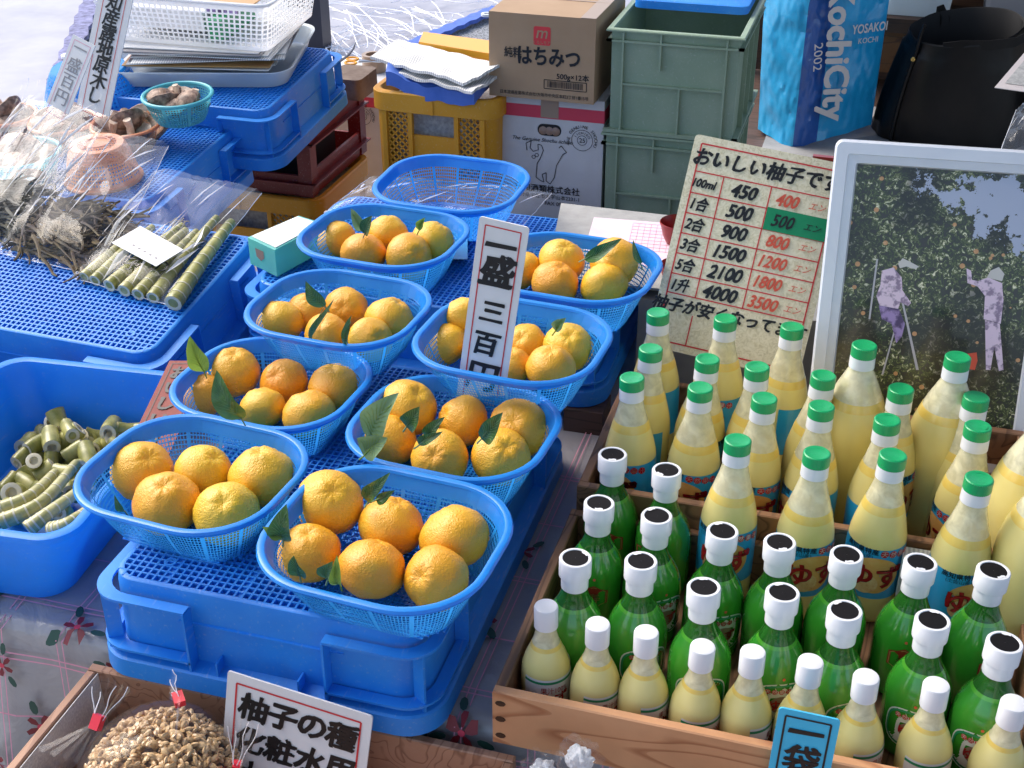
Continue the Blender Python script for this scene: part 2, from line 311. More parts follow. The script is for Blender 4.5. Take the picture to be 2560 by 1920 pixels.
def photoprint():
    """printed picture of an orchard: sky patch, dense dark foliage with sunlit leaves"""
    m, t, o = nt('orchard_print'); p = nd(t, 'ShaderNodeBsdfPrincipled', Roughness=.35); p.inputs['Coat Weight'].default_value = .5; p.inputs['Coat Roughness'].default_value = .08
    tc = nd(t, 'ShaderNodeTexCoord'); v = nd(t, 'ShaderNodeTexNoise', Scale=130, Detail=7, Roughness=.72, Distortion=1.2); t.links.new(tc.outputs['Object'], v.inputs['Vector'])
    r = nd(t, 'ShaderNodeValToRGB'); e = r.color_ramp.elements; e[0].position = .44; e[0].color = (.028, .026, .03, 1); e[1].position = .60; e[1].color = (.8, .76, .62, 1)
    for ps, c in ((.48, (.02, .035, .015)), (.53, (.07, .1, .03)), (.59, (.25, .27, .12))):
        x = e.new(ps); x.color = rgb(c)
    t.links.new(v.outputs[0], r.inputs[0])
    # big shade masses
    n = nd(t, 'ShaderNodeTexNoise', Scale=9, Detail=3); t.links.new(tc.outputs['Object'], n.inputs['Vector'])
    rm = nd(t, 'ShaderNodeValToRGB'); rm.color_ramp.elements[0].position = .44; rm.color_ramp.elements[0].color = (.12, .11, .14, 1); rm.color_ramp.elements[1].position = .54; rm.color_ramp.elements[1].color = (1, 1, .9, 1)
    t.links.new(n.outputs[0], rm.inputs[0])
    mx = nd(t, 'ShaderNodeMix', data_type='RGBA', blend_type='MULTIPLY'); mx.inputs[0].default_value = .92; t.links.new(r.outputs[0], mx.inputs[6]); t.links.new(rm.outputs[0], mx.inputs[7])
    # oranges
    vo = nd(t, 'ShaderNodeTexVoronoi', Scale=58); t.links.new(tc.outputs['Object'], vo.inputs['Vector'])
    ro = nd(t, 'ShaderNodeValToRGB'); ro.color_ramp.interpolation = 'CONSTANT'; ro.color_ramp.elements[0].color = (.8, .8, .8, 1); ro.color_ramp.elements[1].position = .2; ro.color_ramp.elements[1].color = (0, 0, 0, 1)
    t.links.new(vo.outputs['Distance'], ro.inputs[0])
    mo = nd(t, 'ShaderNodeMix', data_type='RGBA'); t.links.new(mx.outputs[2], mo.inputs[6]); mo.inputs[7].default_value = (.68, .34, .14, 1)
    sepc = nd(t, 'ShaderNodeSeparateColor'); t.links.new(vo.outputs['Color'], sepc.inputs[0]); gt = nd(t, 'ShaderNodeMath', operation='GREATER_THAN'); gt.inputs[1].default_value = .72; t.links.new(sepc.outputs[0], gt.inputs[0])
    mg = nd(t, 'ShaderNodeMath', operation='MULTIPLY'); t.links.new(ro.outputs[0], mg.inputs[0]); t.links.new(gt.outputs[0], mg.inputs[1]); t.links.new(mg.outputs[0], mo.inputs[0])
    # sky patch : upper right, ragged edge ; object x right, z up (metres)
    sp = nd(t, 'ShaderNodeSeparateXYZ'); t.links.new(tc.outputs['Object'], sp.inputs[0])
    a1 = nd(t, 'ShaderNodeMath', operation='MULTIPLY_ADD'); a1.inputs[1].default_value = .55; t.links.new(sp.outputs[0], a1.inputs[0]); t.links.new(sp.outputs[2], a1.inputs[2])
    n5 = nd(t, 'ShaderNodeTexNoise', Scale=22, Detail=6, Roughness=.7); t.links.new(tc.outputs['Object'], n5.inputs['Vector'])
    a2 = nd(t, 'ShaderNodeMath', operation='MULTIPLY_ADD'); a2.inputs[1].default_value = .22; t.links.new(n5.outputs[0], a2.inputs[0]); t.links.new(a1.outputs[0], a2.inputs[2])
    g1 = nd(t, 'ShaderNodeMath', operation='GREATER_THAN'); g1.inputs[1].default_value = .55; t.links.new(a2.outputs[0], g1.inputs[0])
    # canopy leaves over the top of the sky
    a3 = nd(t, 'ShaderNodeMath', operation='MULTIPLY_ADD'); a3.inputs[1].default_value = .2; t.links.new(n5.outputs[0], a3.inputs[0]); t.links.new(sp.outputs[2], a3.inputs[2])
    g2 = nd(t, 'ShaderNodeMath', operation='LESS_THAN'); g2.inputs[1].default_value = .5; t.links.new(a3.outputs[0], g2.inputs[0])
    gm = nd(t, 'ShaderNodeMath', operation='MULTIPLY'); t.links.new(g1.outputs[0], gm.inputs[0]); t.links.new(g2.outputs[0], gm.inputs[1])
    ms = nd(t, 'ShaderNodeMix', data_type='RGBA'); t.links.new(gm.outputs[0], ms.inputs[0]); t.links.new(mo.outputs[2], ms.inputs[6]); ms.inputs[7].default_value = (.42, .47, .62, 1)
    t.links.new(ms.outputs[2], p.inputs['Base Color']); t.links.new(p.outputs[0], o.inputs[0])
photoprint()
def clothmat():
    m, t, o = nt('table_cloth'); p = nd(t, 'ShaderNodeBsdfPrincipled', Roughness=.45); p.inputs['Coat Weight'].default_value = .6; p.inputs['Coat Roughness'].default_value = .12
    tc = nd(t, 'ShaderNodeTexCoord')
    n = nd(t, 'ShaderNodeTexNoise', Scale=5, Detail=5); t.links.new(tc.outputs['Object'], n.inputs['Vector'])
    r = nd(t, 'ShaderNodeValToRGB'); r.color_ramp.elements[0].color = (.28, .268, .272, 1); r.color_ramp.elements[1].color = (.40, .38, .385, 1); t.links.new(n.outputs[0], r.inputs[0])
    t.links.new(r.outputs[0], p.inputs['Base Color'])
    bp = nd(t, 'ShaderNodeBump', Strength=.5, Distance=.01); n2 = nd(t, 'ShaderNodeTexNoise', Scale=16, Detail=4, Distortion=.8); t.links.new(tc.outputs['Object'], n2.inputs['Vector'])
    t.links.new(n2.outputs[0], bp.inputs['Height']); t.links.new(bp.outputs[0], p.inputs['Coat Normal']); t.links.new(bp.outputs[0], p.inputs['Normal'])
    t.links.new(p.outputs[0], o.inputs[0])
clothmat()

# ------------------------------------------------------------------ mesh helpers
class MB:
    def __init__(s): s.v = []; s.f = []
    def add(s, vs, fs):
        k = len(s.v); s.v += [tuple(v) for v in vs]; s.f += [tuple(i+k for i in f) for f in fs]; return s
    def box(s, x0, x1, y0, y1, z0, z1):
        return s.add([(x0, y0, z0), (x1, y0, z0), (x1, y1, z0), (x0, y1, z0), (x0, y0, z1), (x1, y0, z1), (x1, y1, z1), (x0, y1, z1)],
                     [(0, 3, 2, 1), (4, 5, 6, 7), (0, 1, 5, 4), (1, 2, 6, 5), (2, 3, 7, 6), (3, 0, 4, 7)])
    def loft(s, rings, closed=True, cap0=False, cap1=False):
        k = len(s.v); n = len(rings[0])
        for r in rings: s.v += [tuple(p) for p in r]
        for i in range(len(rings)-1):
            for j in range(n if closed else n-1):
                a = k+i*n+j; b = k+i*n+(j+1) % n
                s.f.append((a, b, b+n, a+n))
        if cap0: s.f.append(tuple(k+j for j in range(n))[::-1])
        if cap1: s.f.append(tuple(k+(len(rings)-1)*n+j for j in range(n)))
        return s
    def lathe(s, prof, n=28, c=(0, 0, 0), cap0=False, cap1=False):
        return s.loft([[(c[0]+r*math.cos(2*math.pi*j/n), c[1]+r*math.sin(2*math.pi*j/n), c[2]+z) for j in range(n)] for z, r in prof], True, cap0, cap1)
    def tube(s, pts, rad, n=6, caps=True):
        pts = [Vector(p) for p in pts]; rings = []; up = None
        for i, p in enumerate(pts):
            d = (pts[min(i+1, len(pts)-1)]-pts[max(i-1, 0)]); d = d.normalized() if d.length > 1e-9 else Vector((0, 0, 1))
            if up is None:
                a = Vector((0, 0, 1)) if abs(d.z) < .9 else Vector((1, 0, 0)); u = d.cross(a).normalized()
            else:
                u = up-d*up.dot(d); u = u.normalized() if u.length > 1e-6 else d.orthogonal().normalized()
            up = u; w = d.cross(u); r = rad[i] if isinstance(rad, (list, tuple)) else rad
            rings.append([p+u*r*math.cos(2*math.pi*j/n)+w*r*math.sin(2*math.pi*j/n) for j in range(n)])
        return s.loft(rings, True, caps, caps)
    def xf(s, M):
        s.v = [tuple(M @ Vector(v)) for v in s.v]; return s
    def mesh(s, name, m, smooth=True, auto=None):
        me = bpy.data.meshes.new(name); me.from_pydata(s.v, [], s.f); me.update()
        if m: me.materials.append(MATS[m])
        if smooth:
            me.polygons.foreach_set('use_smooth', [True]*len(me.polygons))
            me.set_sharp_from_angle(angle=R_(auto or 38))
        return me
    def obj(s, name, m, parent=None, smooth=True, auto=None, **kw):
        return link(name, s.mesh(name, m, smooth, auto), parent, **kw)
def link(name, data, parent=None, M=None, **kw):
    o = bpy.data.objects.new(name, data); sc.collection.objects.link(o)
    if parent: o.parent = parent
    if M is not None: o.matrix_local = M
    for k, v in kw.items(): o[k] = v
    return o
def tag(o, label, cat, group=None):
    o['label'] = label; o['category'] = cat
    if group: o['group'] = group
    return o
def thing(name, label, cat, M=None, group=None):
    o = bpy.data.objects.new(name, None); sc.collection.objects.link(o); o.empty_display_size = .05
    if M is not None: o.matrix_world = M
    return tag(o, label, cat, group)
def struct(o): o['kind'] = 'structure'; return o
def copy_tree(o, M, label=None, group=None, parent=None):
    c = o.copy(); sc.collection.objects.link(c)
    if parent: c.parent = parent
    if M is not None: c.matrix_local = M
    if label: c['label'] = label
    if group: c['group'] = group
    for ch in list(o.children): copy_tree(ch, None, parent=c)
    return c
def TR(x, y, z, rz=0, rx=0, ry=0, s=1):
    return Matrix.Translation((x, y, z)) @ Matrix.Rotation(rz, 4, 'Z') @ Matrix.Rotation(rx, 4, 'X') @ Matrix.Rotation(ry, 4, 'Y') @ Matrix.Scale(s, 4)
def rrect(hx, hy, r, n=6, z=0):
    pts = []
    for cx, cy, a0 in ((hx-r, hy-r, 0), (-hx+r, hy-r, 90), (-hx+r, -hy+r, 180), (hx-r, -hy+r, 270)):
        for i in range(n+1):
            a = R_(a0+90*i/n); pts.append((cx+r*math.cos(a), cy+r*math.sin(a), z))
    return pts
def dense(pts, m):
    """resample closed loop to m points evenly"""
    P = [Vector(p) for p in pts]; n = len(P); L = [0]
    for i in range(n): L.append(L[-1]+(P[(i+1) % n]-P[i]).length)
    out = []; k = 0
    for j in range(m):
        d = L[-1]*j/m
        while L[k+1] < d: k += 1
        out.append(P[k].lerp(P[(k+1) % n], (d-L[k])/max(1e-9, L[k+1]-L[k])))
    return out
_tc = {}
HAND = [False]
def text_mesh(s, size, m, bold=.0, shear=0, ext=.0002, sx=1):
    key = (s, size, m, bold, shear, sx, HAND[0])
    if key in _tc: return _tc[key]
    c = bpy.data.curves.new('lettering', 'FONT'); c.body = s; c.size = size; c.offset = min(bold, .02)*size*.45; c.shear = shear
    c.align_x = 'CENTER'; c.align_y = 'CENTER'; c.resolution_u = 3; c.extrude = ext
    o = bpy.data.objects.new('lettering', c); sc.collection.objects.link(o)
    dg = bpy.context.evaluated_depsgraph_get(); me = bpy.data.meshes.new_from_object(o.evaluated_get(dg))
    bpy.data.objects.remove(o); bpy.data.curves.remove(c)
    me.name = 'lettering'
    if bold > .004:
        vv = [v.co.copy() for v in me.vertices]; ff = [tuple(p.vertices) for p in me.polygons]; q = MB(); b_ = bold*size*.62
        for k, (dx_, dy_) in enumerate(((0, 0), (b_, .3*b_), (-b_*.6, b_*.5), (.2*b_, -b_*.7), (-.3*b_, -.2*b_))): q.add([(v.x+dx_, v.y+dy_, v.z+.00006*k) for v in vv], ff)
        if HAND[0]:
            nv = len(vv)
            for n_, (x_, y_, z_) in enumerate(q.v):
                k = n_//nv; P_ = Vector((x_, y_, 0))*(3.2/size)+Vector((k*1.7, len(s)*2.3, ord(s[0]) % 97)); a_ = size*(.055 if k else .035)
                q.v[n_] = (x_+a_*noise.noise(P_), y_+a_*noise.noise(P_+Vector((9, 3, 5)))+size*.03*noise.noise(Vector((x_*2.2/size, 0, k*.2+len(s)))), z_)
        me = q.mesh('lettering', m, False)
    # text lies in xy -> put into xz (x right, z up, facing -y)
    xs = [v.co.x for v in me.vertices]; ys = [v.co.y for v in me.vertices]
    cx = (min(xs)+max(xs))/2 if xs else 0; cy = (min(ys)+max(ys))/2 if ys else 0
    for v in me.vertices: x, y, z = v.co; v.co = ((x-cx)*sx, -z, (y-cy))
    me.materials.clear(); me.materials.append(MATS[m]); _tc[key] = me
    return me
def put(s, parent, x, z, size, m='ink', y=-.0009, rot=0, name='lettering', **kw):
    me = text_mesh(s, size, m, **kw)
    return link(name, me, parent, Matrix.Translation((x, y, z)) @ Matrix.Rotation(rot, 4, 'Y'))
def line(mb, x0, z0, x1, z1, w, y=-.0009):
    d = Vector((x1-x0, 0, z1-z0)); L = d.length; d /= L; n = Vector((-d.z, 0, d.x))*w/2
    a = Vector((x0, y, z0)); b = Vector((x1, y, z1))
    return mb.add([a-n, b-n, b+n, a+n], [(0, 1, 2, 3)])
def quadM(tl, tr, bl):
    """frame with origin at the top-left corner, +x right, +z up, -y to the viewer; returns matrix, width, height"""
    z = (tl-bl); h = z.length; z.normalize(); x = (tr-tl); x = x-z*x.dot(z); w = x.length; x.normalize(); y = z.cross(x)
    M = Matrix((x, y, z)).transposed().to_4x4(); M.translation = tl
    return M, w, h

# ================================================================== ground, sheets
g = MB().box(-30, 30, -6, 60, -.78, -.7).obj('ground', 'road', smooth=False); struct(g)
# pale plastic ground sheet with netting over it, far side of the stall
def sheet_obj(name, mname, quad, z, n=24, amp=.01, parent=None, seed=0):
    A, B, C, D = [Vector(q) for q in quad]; rows = []
    for i in range(n+1):
        for j in range(n+1):
            p = A.lerp(B, j/n).lerp(D.lerp(C, j/n), i/n); p.z += z+amp*noise.noise(p*6+Vector((seed, 0, 0)))+amp
            rows.append(p)
    f = [(i*(n+1)+j, i*(n+1)+j+1, (i+1)*(n+1)+j+1, (i+1)*(n+1)+j) for i in range(n) for j in range(n)]
    return MB().add(rows, f).obj(name, mname, parent)
G = -.7
def gp(u, v): return atz(u, v, G)
s = sheet_obj('ground_sheet', 'ground_sheet', [(-6, 3.0, G), (1.2, 3.0, G), (2.5, 14, G), (-9, 14, G)], .0, 40, .03)
tag(s, 'bright white plastic sheet spread on the ground behind the stall', 'plastic sheet')
net = thing('ground_net', 'white netting spread in looping strands over the pale plastic sheet', 'net')
mb = MB(); r2 = random.Random(3)
for k in range(150):
    u0 = 640+r2.uniform(0, 420); v0 = r2.uniform(-10, 170); a = r2.uniform(-.35, .35)+(1.0 if k % 3 == 0 else 0); L = r2.uniform(80, 240); c = r2.uniform(-.9, .9)
    pts = []
    for i in range(9):
        t = i/8; u = u0+L*t*math.cos(a+c*t); v = v0+L*t*math.sin(a+c*t)*.5+5*math.sin(7*t+k)
        if v > 190: v = 190
        p = atz(u, v, G+.065); pts.append(p)
    mb.tube(pts, .0024, 4, False)
mb.obj('net_strand', 'net_line', net, kind='stuff')
def ground_mat(name, label, quad, mname, edge, ew, em):
    t = thing(name, label, 'mat')
    q = [atz(u, v, G+.07) for u, v in quad]
    sheet_obj('mat_top', mname, q, .0, 8, .004, t)
    mb = MB()
    a = atz(*edge[0], G+.09); b = atz(*edge[1], G+.09)
    d = (b-a).normalized(); nrm = Vector((-d.y, d.x, 0))
    pts = [a.lerp(b, i/24)+nrm*.008*math.sin(i*2.1) for i in range(25)]
    mb.loft([[p-nrm*ew, p-nrm*ew+Vector((0, 0, .02)), p+nrm*ew+Vector((0, 0, .02)), p+nrm*ew] for p in pts])
    mb.obj('mat_border', em, t)
    return t
t = ground_mat('ground_mat', 'grey speckled ground mat with a blue taped edge behind the newspapers', [(860, 112), (1100, 20), (1130, 130), (840, 190)], 'mat_speckle', ((850, 118), (1075, 22)), .035, 'mat_edge')
mb = MB().lathe([(0, .03), (.012, .03), (.012, .018), (0, .018)], 16, atz(1052, 34, G+.11)); mb.obj('eyelet', 'white_plastic', t)
t = ground_mat('ground_mat', 'grey speckled mat with a navy fringed edge beyond the handwritten strips', [(205, -20), (330, -20), (230, 200), (130, 200)], 'mat_speckle', ((208, -15), (125, 190)), .045, 'mat_edge_dark')
mb = MB().lathe([(0, .04), (.012, .04), (.012, .02), (0, .02)], 16, atz(152, 124, G+.115)); mb.obj('eyelet', 'white_plastic', t)
pb = atz(672, 125, G)
mb = MB().box(pb.x-.09, pb.x+.09, pb.y-.05, pb.y+.05, G, 1.9); o = mb.obj('canopy_post', 'pole', smooth=False); tag(o, 'dark navy canopy post standing behind the white basket', 'post')

# canopy added out of view to block overhead light, open to the left
mat('added_canopy_cloth', (.4, .4, .42), .8, trans=.25)
cp = thing('added_canopy', 'added unseen pale cloth canopy shading the market stall from above', 'canopy')
mb = MB(); N = 20
for k in (0, 1):
    mb.v += [(-1.15+4.4*i/N, -1.2+5.2*j/N, 2.25-.05*math.sin(math.pi*((i*5/N) % 1))*1-.03*math.sin(math.pi*((j*4/N) % 1))+.004*k) for j in range(N+1) for i in range(N+1)]
mb.f = [tuple(q+k*(N+1)**2 for q in (j*(N+1)+i, j*(N+1)+i+1, (j+1)*(N+1)+i+1, (j+1)*(N+1)+i)) for k in (0, 1) for j in range(N) for i in range(N)]
mb.obj('added_roof_cloth', 'added_canopy_cloth', cp)
for x in (-1.15, 3.2): MB().tube([(x, -1.2, 2.24), (x, 4.0, 2.24)], .02, 8).obj('added_roof_pole', 'pole', cp)

# ================================================================== tables and benches
def table(name, label, x0, x1, y0, y1, ztop, m='block_wood'):
    t = thing(name, label, 'table')
    MB().box(x0, x1, y0, y1, ztop-.03, ztop).obj('tabletop', m, t, smooth=False)
    for x in (x0+.04, x1-.08):
        for y in (y0+.04, y1-.08): MB().box(x, x+.04, y, y+.04, G, ztop-.03).obj('leg', m, t, smooth=False)
    return t
table('display_table', 'long low display table hidden under the flowered cloth', -2.6, 1.4, 1.03, 2.12, -.006)
table('back_bench', 'rough wooden bench behind the display table carrying cartons and crates', -1.02, 1.8, 2.2, 4.0, -.105)
table('front_bench', 'low front bench carrying the wooden trays of bags', -.83, .8, .45, .985, -.1)
# cloth : top plus hanging front with folds
cl = thing('tablecloth', 'off-white flowered plastic tablecloth hanging over the table front edge', 'tablecloth')
NX = 150; prof = []
for i in range(12): prof.append((2.12-i*(2.12-1.03)/11, 0, 0))
for i in range(1, 7): a = R_(90*i/6); prof.append((1.02-.022*math.sin(a)+.01, -.022+.022*math.cos(a), .1*i))
for i in range(1, 14): prof.append((1.008-.002*i, -.022-.033*i, 1))
vs_ = []; xs_ = [-2.7+4.2*i/NX for i in range(NX+1)]
def clothp(x, q, w):
    y = q[0]; z = q[1]
    hang = w*(min(1, -z/.2))
    y += hang*(.018*math.sin(x*17+1.5*math.sin(x*5))+.012*math.sin(x*41))
    z += .0015*noise.noise(Vector((x*9, q[0]*9, z*9)))*2
    return (x, y, z)
for q in prof:
    for x in xs_: vs_.append(clothp(x, q, q[2]))
n1 = NX+1
MB().add(vs_, [(i*n1+j, (i+1)*n1+j, (i+1)*n1+j+1, i*n1+j+1) for i in range(len(prof)-1) for j in range(NX)]).obj('cloth', 'table_cloth', cl)
def cloth_surf(s, x):
    """point on the cloth: s = distance from the table edge, <0 on top, >0 down the front"""
    if s < 0: return Vector((x, 1.006-s, .004))
    z = -s; y = 1.004-.06*min(1, s/.4)*.4
    hang = min(1, -z/.2); y += hang*(.018*math.sin(x*17+1.5*math.sin(x*5))+.012*math.sin(x*41))
    return Vector((x, y-.004, z-.005))
mb = MB()
for s in (-.5, -.492, -.38, -.26, -.252, -.14, -.05, -.042, .03, .038, .12, .2, .208, .3):
    for i in range(NX):
        a, b = xs_[i], xs_[i+1]
        mb.add([cloth_surf(s, a), cloth_surf(s, b), cloth_surf(s+.002, b), cloth_surf(s+.002, a)], [(0, 1, 2, 3)])
for i in range(46):
    for dx in (0, .008):
        x = -2.4+i*.085+dx; pr = None
        for k in range(30):
            s0 = -1.0+k*.05; mb.add([cloth_surf(s0, x), cloth_surf(s0+.05, x), cloth_surf(s0+.05, x+.0015), cloth_surf(s0, x+.0015)], [(0, 1, 2, 3)])
        if i % 3: break_ = 1
mb.obj('plaid_line', 'ink_pink', cl, kind='stuff')
def flower(x, s, sc_=1.0, rot=0):
    pm, cm = MB(), MB(); lms = []
    def pt(a, r): return cloth_surf(s+sc_*r*math.sin(a), x+sc_*r*math.cos(a))+Vector((0, -.0012 if s > 0 else 0, .0012))
    for k in range(5):
        a = rot+k*2*math.pi/5; pm.add([pt(a, .001), pt(a-.35, .012), pt(a-.16, .019), pt(a+.16, .019), pt(a+.35, .012)], [(0, 1, 2, 3, 4)])
    cm.add([pt(a*math.pi/4, .0045)+Vector((0, -.0006, .0006)) for a in range(8)], [tuple(range(8))])
    for a in (rot+.6, rot+2.3, rot+4.4):
        c = pt(a, .03); q = []
        for k in range(8):
            b = k*math.pi/4; q.append(cloth_surf(s+sc_*(.03*math.sin(a)+.011*math.cos(b)*math.sin(a)+.005*math.sin(b)*math.cos(a)), x+sc_*(.03*math.cos(a)+.011*math.cos(b)*math.cos(a)-.005*math.sin(b)*math.sin(a)))+Vector((0, -.001, .001)))
        lms.append(MB().add(q, [tuple(range(8))]))
    f = pm.obj('flower', 'petal_print', cl); cm.obj('flower_centre', 'carton_band', f)
    for q in lms: q.obj('leaf_print', 'leaf_print', f)
fl = []
def at_cloth(u, v):
    p = atz(u, v, 0)
    if p.y > 1.02: return p.x, 1.03-p.y
    p = aty(u, v, 1.0); return p.x, -p.z
for (u, v, sc_) in ((145, 1365, 1), (255, 1435, .8), (105, 1545, 1), (15, 1420, .8), (900, 1533-5, 1), (1012, 1535, 1), (1055, 1310, 1.1), (1140, 1175, .9), (1150, 1010, .9), (-10, 1290, 1), (30, 1600, .8)):
    x, s = at_cloth(u, v); flower(x, s, sc_, rnd.uniform(0, 6))

# ================================================================== blue inverted crates with lattice tops
def blue_crate(Wd, Dp, label, M, group='upturned blue crates used as display steps', seed=1, h=.11):
    t = thing('upturned_crate', label, 'crate', M, group)
    hx, hy = Wd/2, Dp/2; b = MB(); ins = .02
    # body under the raised lattice
    b.loft([rrect(hx-.004, hy-.004, .045, 8, .026), rrect(hx-ins, hy-ins, .04, 8, .03), rrect(hx-ins-.003, hy-ins-.003, .035, 8, h+.001), rrect(hx-ins-.006, hy-ins-.006, .03, 8, h+.0135), rrect(hx-ins-.008, hy-ins-.008, .028, 8, h+.015), rrect(hx-ins-.012, hy-ins-.012, .026, 8, h+.015), rrect(hx-ins-.012, hy-ins-.012, .026, 8, h+.004)], cap1=True)
    # base flange
    b.loft([rrect(hx-.006, hy-.006, .045, 8, 0), rrect(hx, hy, .048, 8, 0), rrect(hx-.001, hy-.001, .048, 8, .024), rrect(hx-.004, hy-.004, .045, 8, .026)])
    b.obj('body', 'crate_blue', t)
    # recessed panel outline on long faces
    for sx in (-1, 1):
        MB().box(*sorted((sx*(hx-ins+.0005), sx*(hx-ins-.003))), -.12, .12, .075, .077).obj('panel_rib', 'crate_blue', t, smooth=False)
    MB().box(-.1, .1, -hy+ins-.0008, -hy+ins+.003, h-.028, h-.026).obj('panel_rib', 'crate_blue', t, smooth=False)
    for x in (-.05, .05): MB().box(x-.001, x+.001, -hy+.004, -hy+ins, .026, .045).obj('gusset', 'crate_blue', t, smooth=False)
    # corner grips : ledge plate, lower shelf plate, end ribs
    L = .13
    def corner(sx, sy):
        c = MB(); r = .045
        # outline in corner frame : from (-L..0) edge
        def outline(z, grow=0):
            pts = []
            pts.append((hx-L, hy-ins+.002)); pts.append((hx-L, hy-.003+grow))
            for i in range(9):
                a = R_(90-90*i/8); pts.append((hx-r+(r-.003+grow)*math.cos(a), hy-r+(r-.003+grow)*math.sin(a)))
            pts.append((hx-.003+grow, hy-L)); pts.append((hx-ins+.002, hy-L))
            for i in range(7):
                a = R_(90*i/6); pts.append((hx-ins-.032+.034*math.cos(a), hy-ins-.032+.034*math.sin(a)))
            return [(x*sx, y*sy, z) for x, y in pts]
        for z0, z1, gr in ((h-.0035, h, -.001), (.036, .039, .0)):
            ol0, ol1 = outline(z0, gr), outline(z1, gr); n = len(ol0)
            c.loft([ol0, ol1], True)
            # plate faces as quads strip between outer and inner chains
            outer = list(range(1, 11)); inner = [0]+list(range(n-1, 11, -1))
            base = len(c.v)-n
            outer = list(range(1, 12)); 
            inn = [0, 18, 18, 17, 16, 16, 15, 14, 14, 13, 12]
            inn = [0, n-1, n-1, n-2, n-3, n-4, n-5, n-6, n-7, n-7, n-8]
            for k in range(10):
                for off in (0, -n):
                    q = (base+off+outer[k], base+off+outer[k+1], base+off+inn[k+1], base+off+inn[k])
                    q = tuple(dict.fromkeys(q))
                    if len(q) > 2: c.f.append(q)
        # end ribs and diagonal corner rib
        def rib(x0, y0, x1, y1, z0=.024, z1=h-.002):
            d = Vector((y1-y0, x0-x1, 0)).normalized()*.0014
            P = []
            for (x, y) in ((x0, y0), (x1, y1)):
                for sg in (-1, 1): P.append(((x+sg*d.x)*sx, (y+sg*d.y)*sy))
            c.add([(P[i][0], P[i][1], z) for z in (z0, z1) for i in (0, 1, 3, 2)], [(0, 1, 2, 3), (4, 5, 6, 7), (0, 1, 5, 4), (1, 2, 6, 5), (2, 3, 7, 6), (3, 0, 4, 7)])
        rib(hx-L+.001, hy-ins, hx-L+.001, hy-.003)
        rib(hx-ins, hy-L+.001, hx-.003, hy-L+.001)
        rib(hx-ins-.012, hy-ins-.006, hx-.017, hy-.017)
        c.obj('corner_grip', 'crate_blue', t, smooth=False)
        # right front corner has a closed skin
    for sx in (-1, 1):
        for sy in (-1, 1): corner(sx, sy)
    # lattice
    ix, iy = hx-ins-.012, hy-ins-.012; p = .0092; z0, z1 = h+.009, h+.0153; gbar = MB(); bw = .0012
    nx = int(2*ix/p); ny = int(2*iy/p)
    for i in range(1, nx):
        x = -ix+2*ix*i/nx; gbar.box(x-bw, x+bw, -iy-.001, iy+.001, z0, z1)
    for j in range(1, ny):
        y = -iy+2*iy*j/ny; gbar.box(-ix-.001, ix+.001, y-bw, y+bw, z0+.0001, z1-.0002)
    rr = random.Random(seed)
    for i in range(nx):          # webbed cells : straight bands plus two moulding rings
        for j in range(ny):
            if (i+4) % 10 == 0 or (j+5) % 12 == 0:
                if rr.random() < .85:
                    x = -ix+2*ix*i/nx; y = -iy+2*iy*j/ny; gbar.box(x+bw, x+2*ix/nx-bw, y+bw, y+2*iy/ny-bw, z0+.001, z0+.0035)
    for cx, cy in ((-ix+.05, -iy+.035), (ix-.05, -iy+.035), (-ix+.05, iy-.035), (ix-.05, iy-.035)):
        gbar.lathe([(z0+.001, .0075), (z1+.0004, .0075), (z1+.0004, .0045), (z0+.002, .0045), (z0+.002, 0.0001)], 14, (cx, cy, 0))
    gbar.obj('lattice', 'crate_blue', t, smooth=False, kind='stuff')
    return t
blue_crate(.425, .60, 'front upturned blue crate holding up the nearest baskets of yuzu', TR(-.58, 1.262, .003))
blue_crate(.60, .44, 'upturned blue crate on wood blocks under the four farther yuzu baskets', TR(-.637, 1.855, .042), seed=2)
for i, (x, y) in enumerate(((-.90, 1.68), (-.365, 1.66), (-.36, 2.03), (-.9, 2.03))):
    o = MB().box(x-.03, x+.03, y-.03, y+.03, 0, .04).obj('wood_block', 'block_wood', smooth=False)
    tag(o, ['dark wood block under the left front corner of the yuzu step', 'dark wood block showing under the right front corner of the rear yuzu crate', 'dark wood block under the rear right corner', 'dark wood block under the rear left corner'][i], 'block', 'wood blocks under the rear crate')

# ================================================================== baskets
def open_basket_mesh(ring_at, zs, nu, name, m, solid_rows=(0,), rib_every=0, floor=None, hole=.28):
    """walls with real holes : ring_at(k) gives loop of points at level k; cells between are framed"""
    mb = MB(); rings = [dense(ring_at(z), nu) for z in zs]
    for i in range(len(zs)-1):
        for j in range(nu):
            a, b = rings[i][j], rings[i][(j+1) % nu]; c, d = rings[i+1][(j+1) % nu], rings[i+1][j]
            if i in solid_rows or (rib_every and j % rib_every == 0):
                mb.add([a, b, c, d], [(0, 1, 2, 3)]); continue
            ctr = (a+b+c+d)/4; q = [ctr+(p-ctr)*(1-hole) for p in (a, b, c, d)]
            mb.add([a, b, c, d]+q, [(0, 1, 5, 4), (1, 2, 6, 5), (2, 3, 7, 6), (3, 0, 4, 7)])
    return mb
def rim_tube(mb, loop, r, flat=1.0):
    n = len(loop); rings = []
    for k in range(8):
        a = 2*math.pi*k/8; ring = []
        for i, p in enumerate(loop):
            t = (Vector(loop[(i+1) % n])-Vector(loop[i-1])).normalized(); nrm = Vector((t.y, -t.x, 0))
            ring.append(Vector(p)+nrm*r*math.cos(a)+Vector((0, 0, r*flat*math.sin(a))))
        rings.append(ring)
    rings.append(rings[0]); mb.loft(rings)
BW, BD, BH = .243, .217, .074
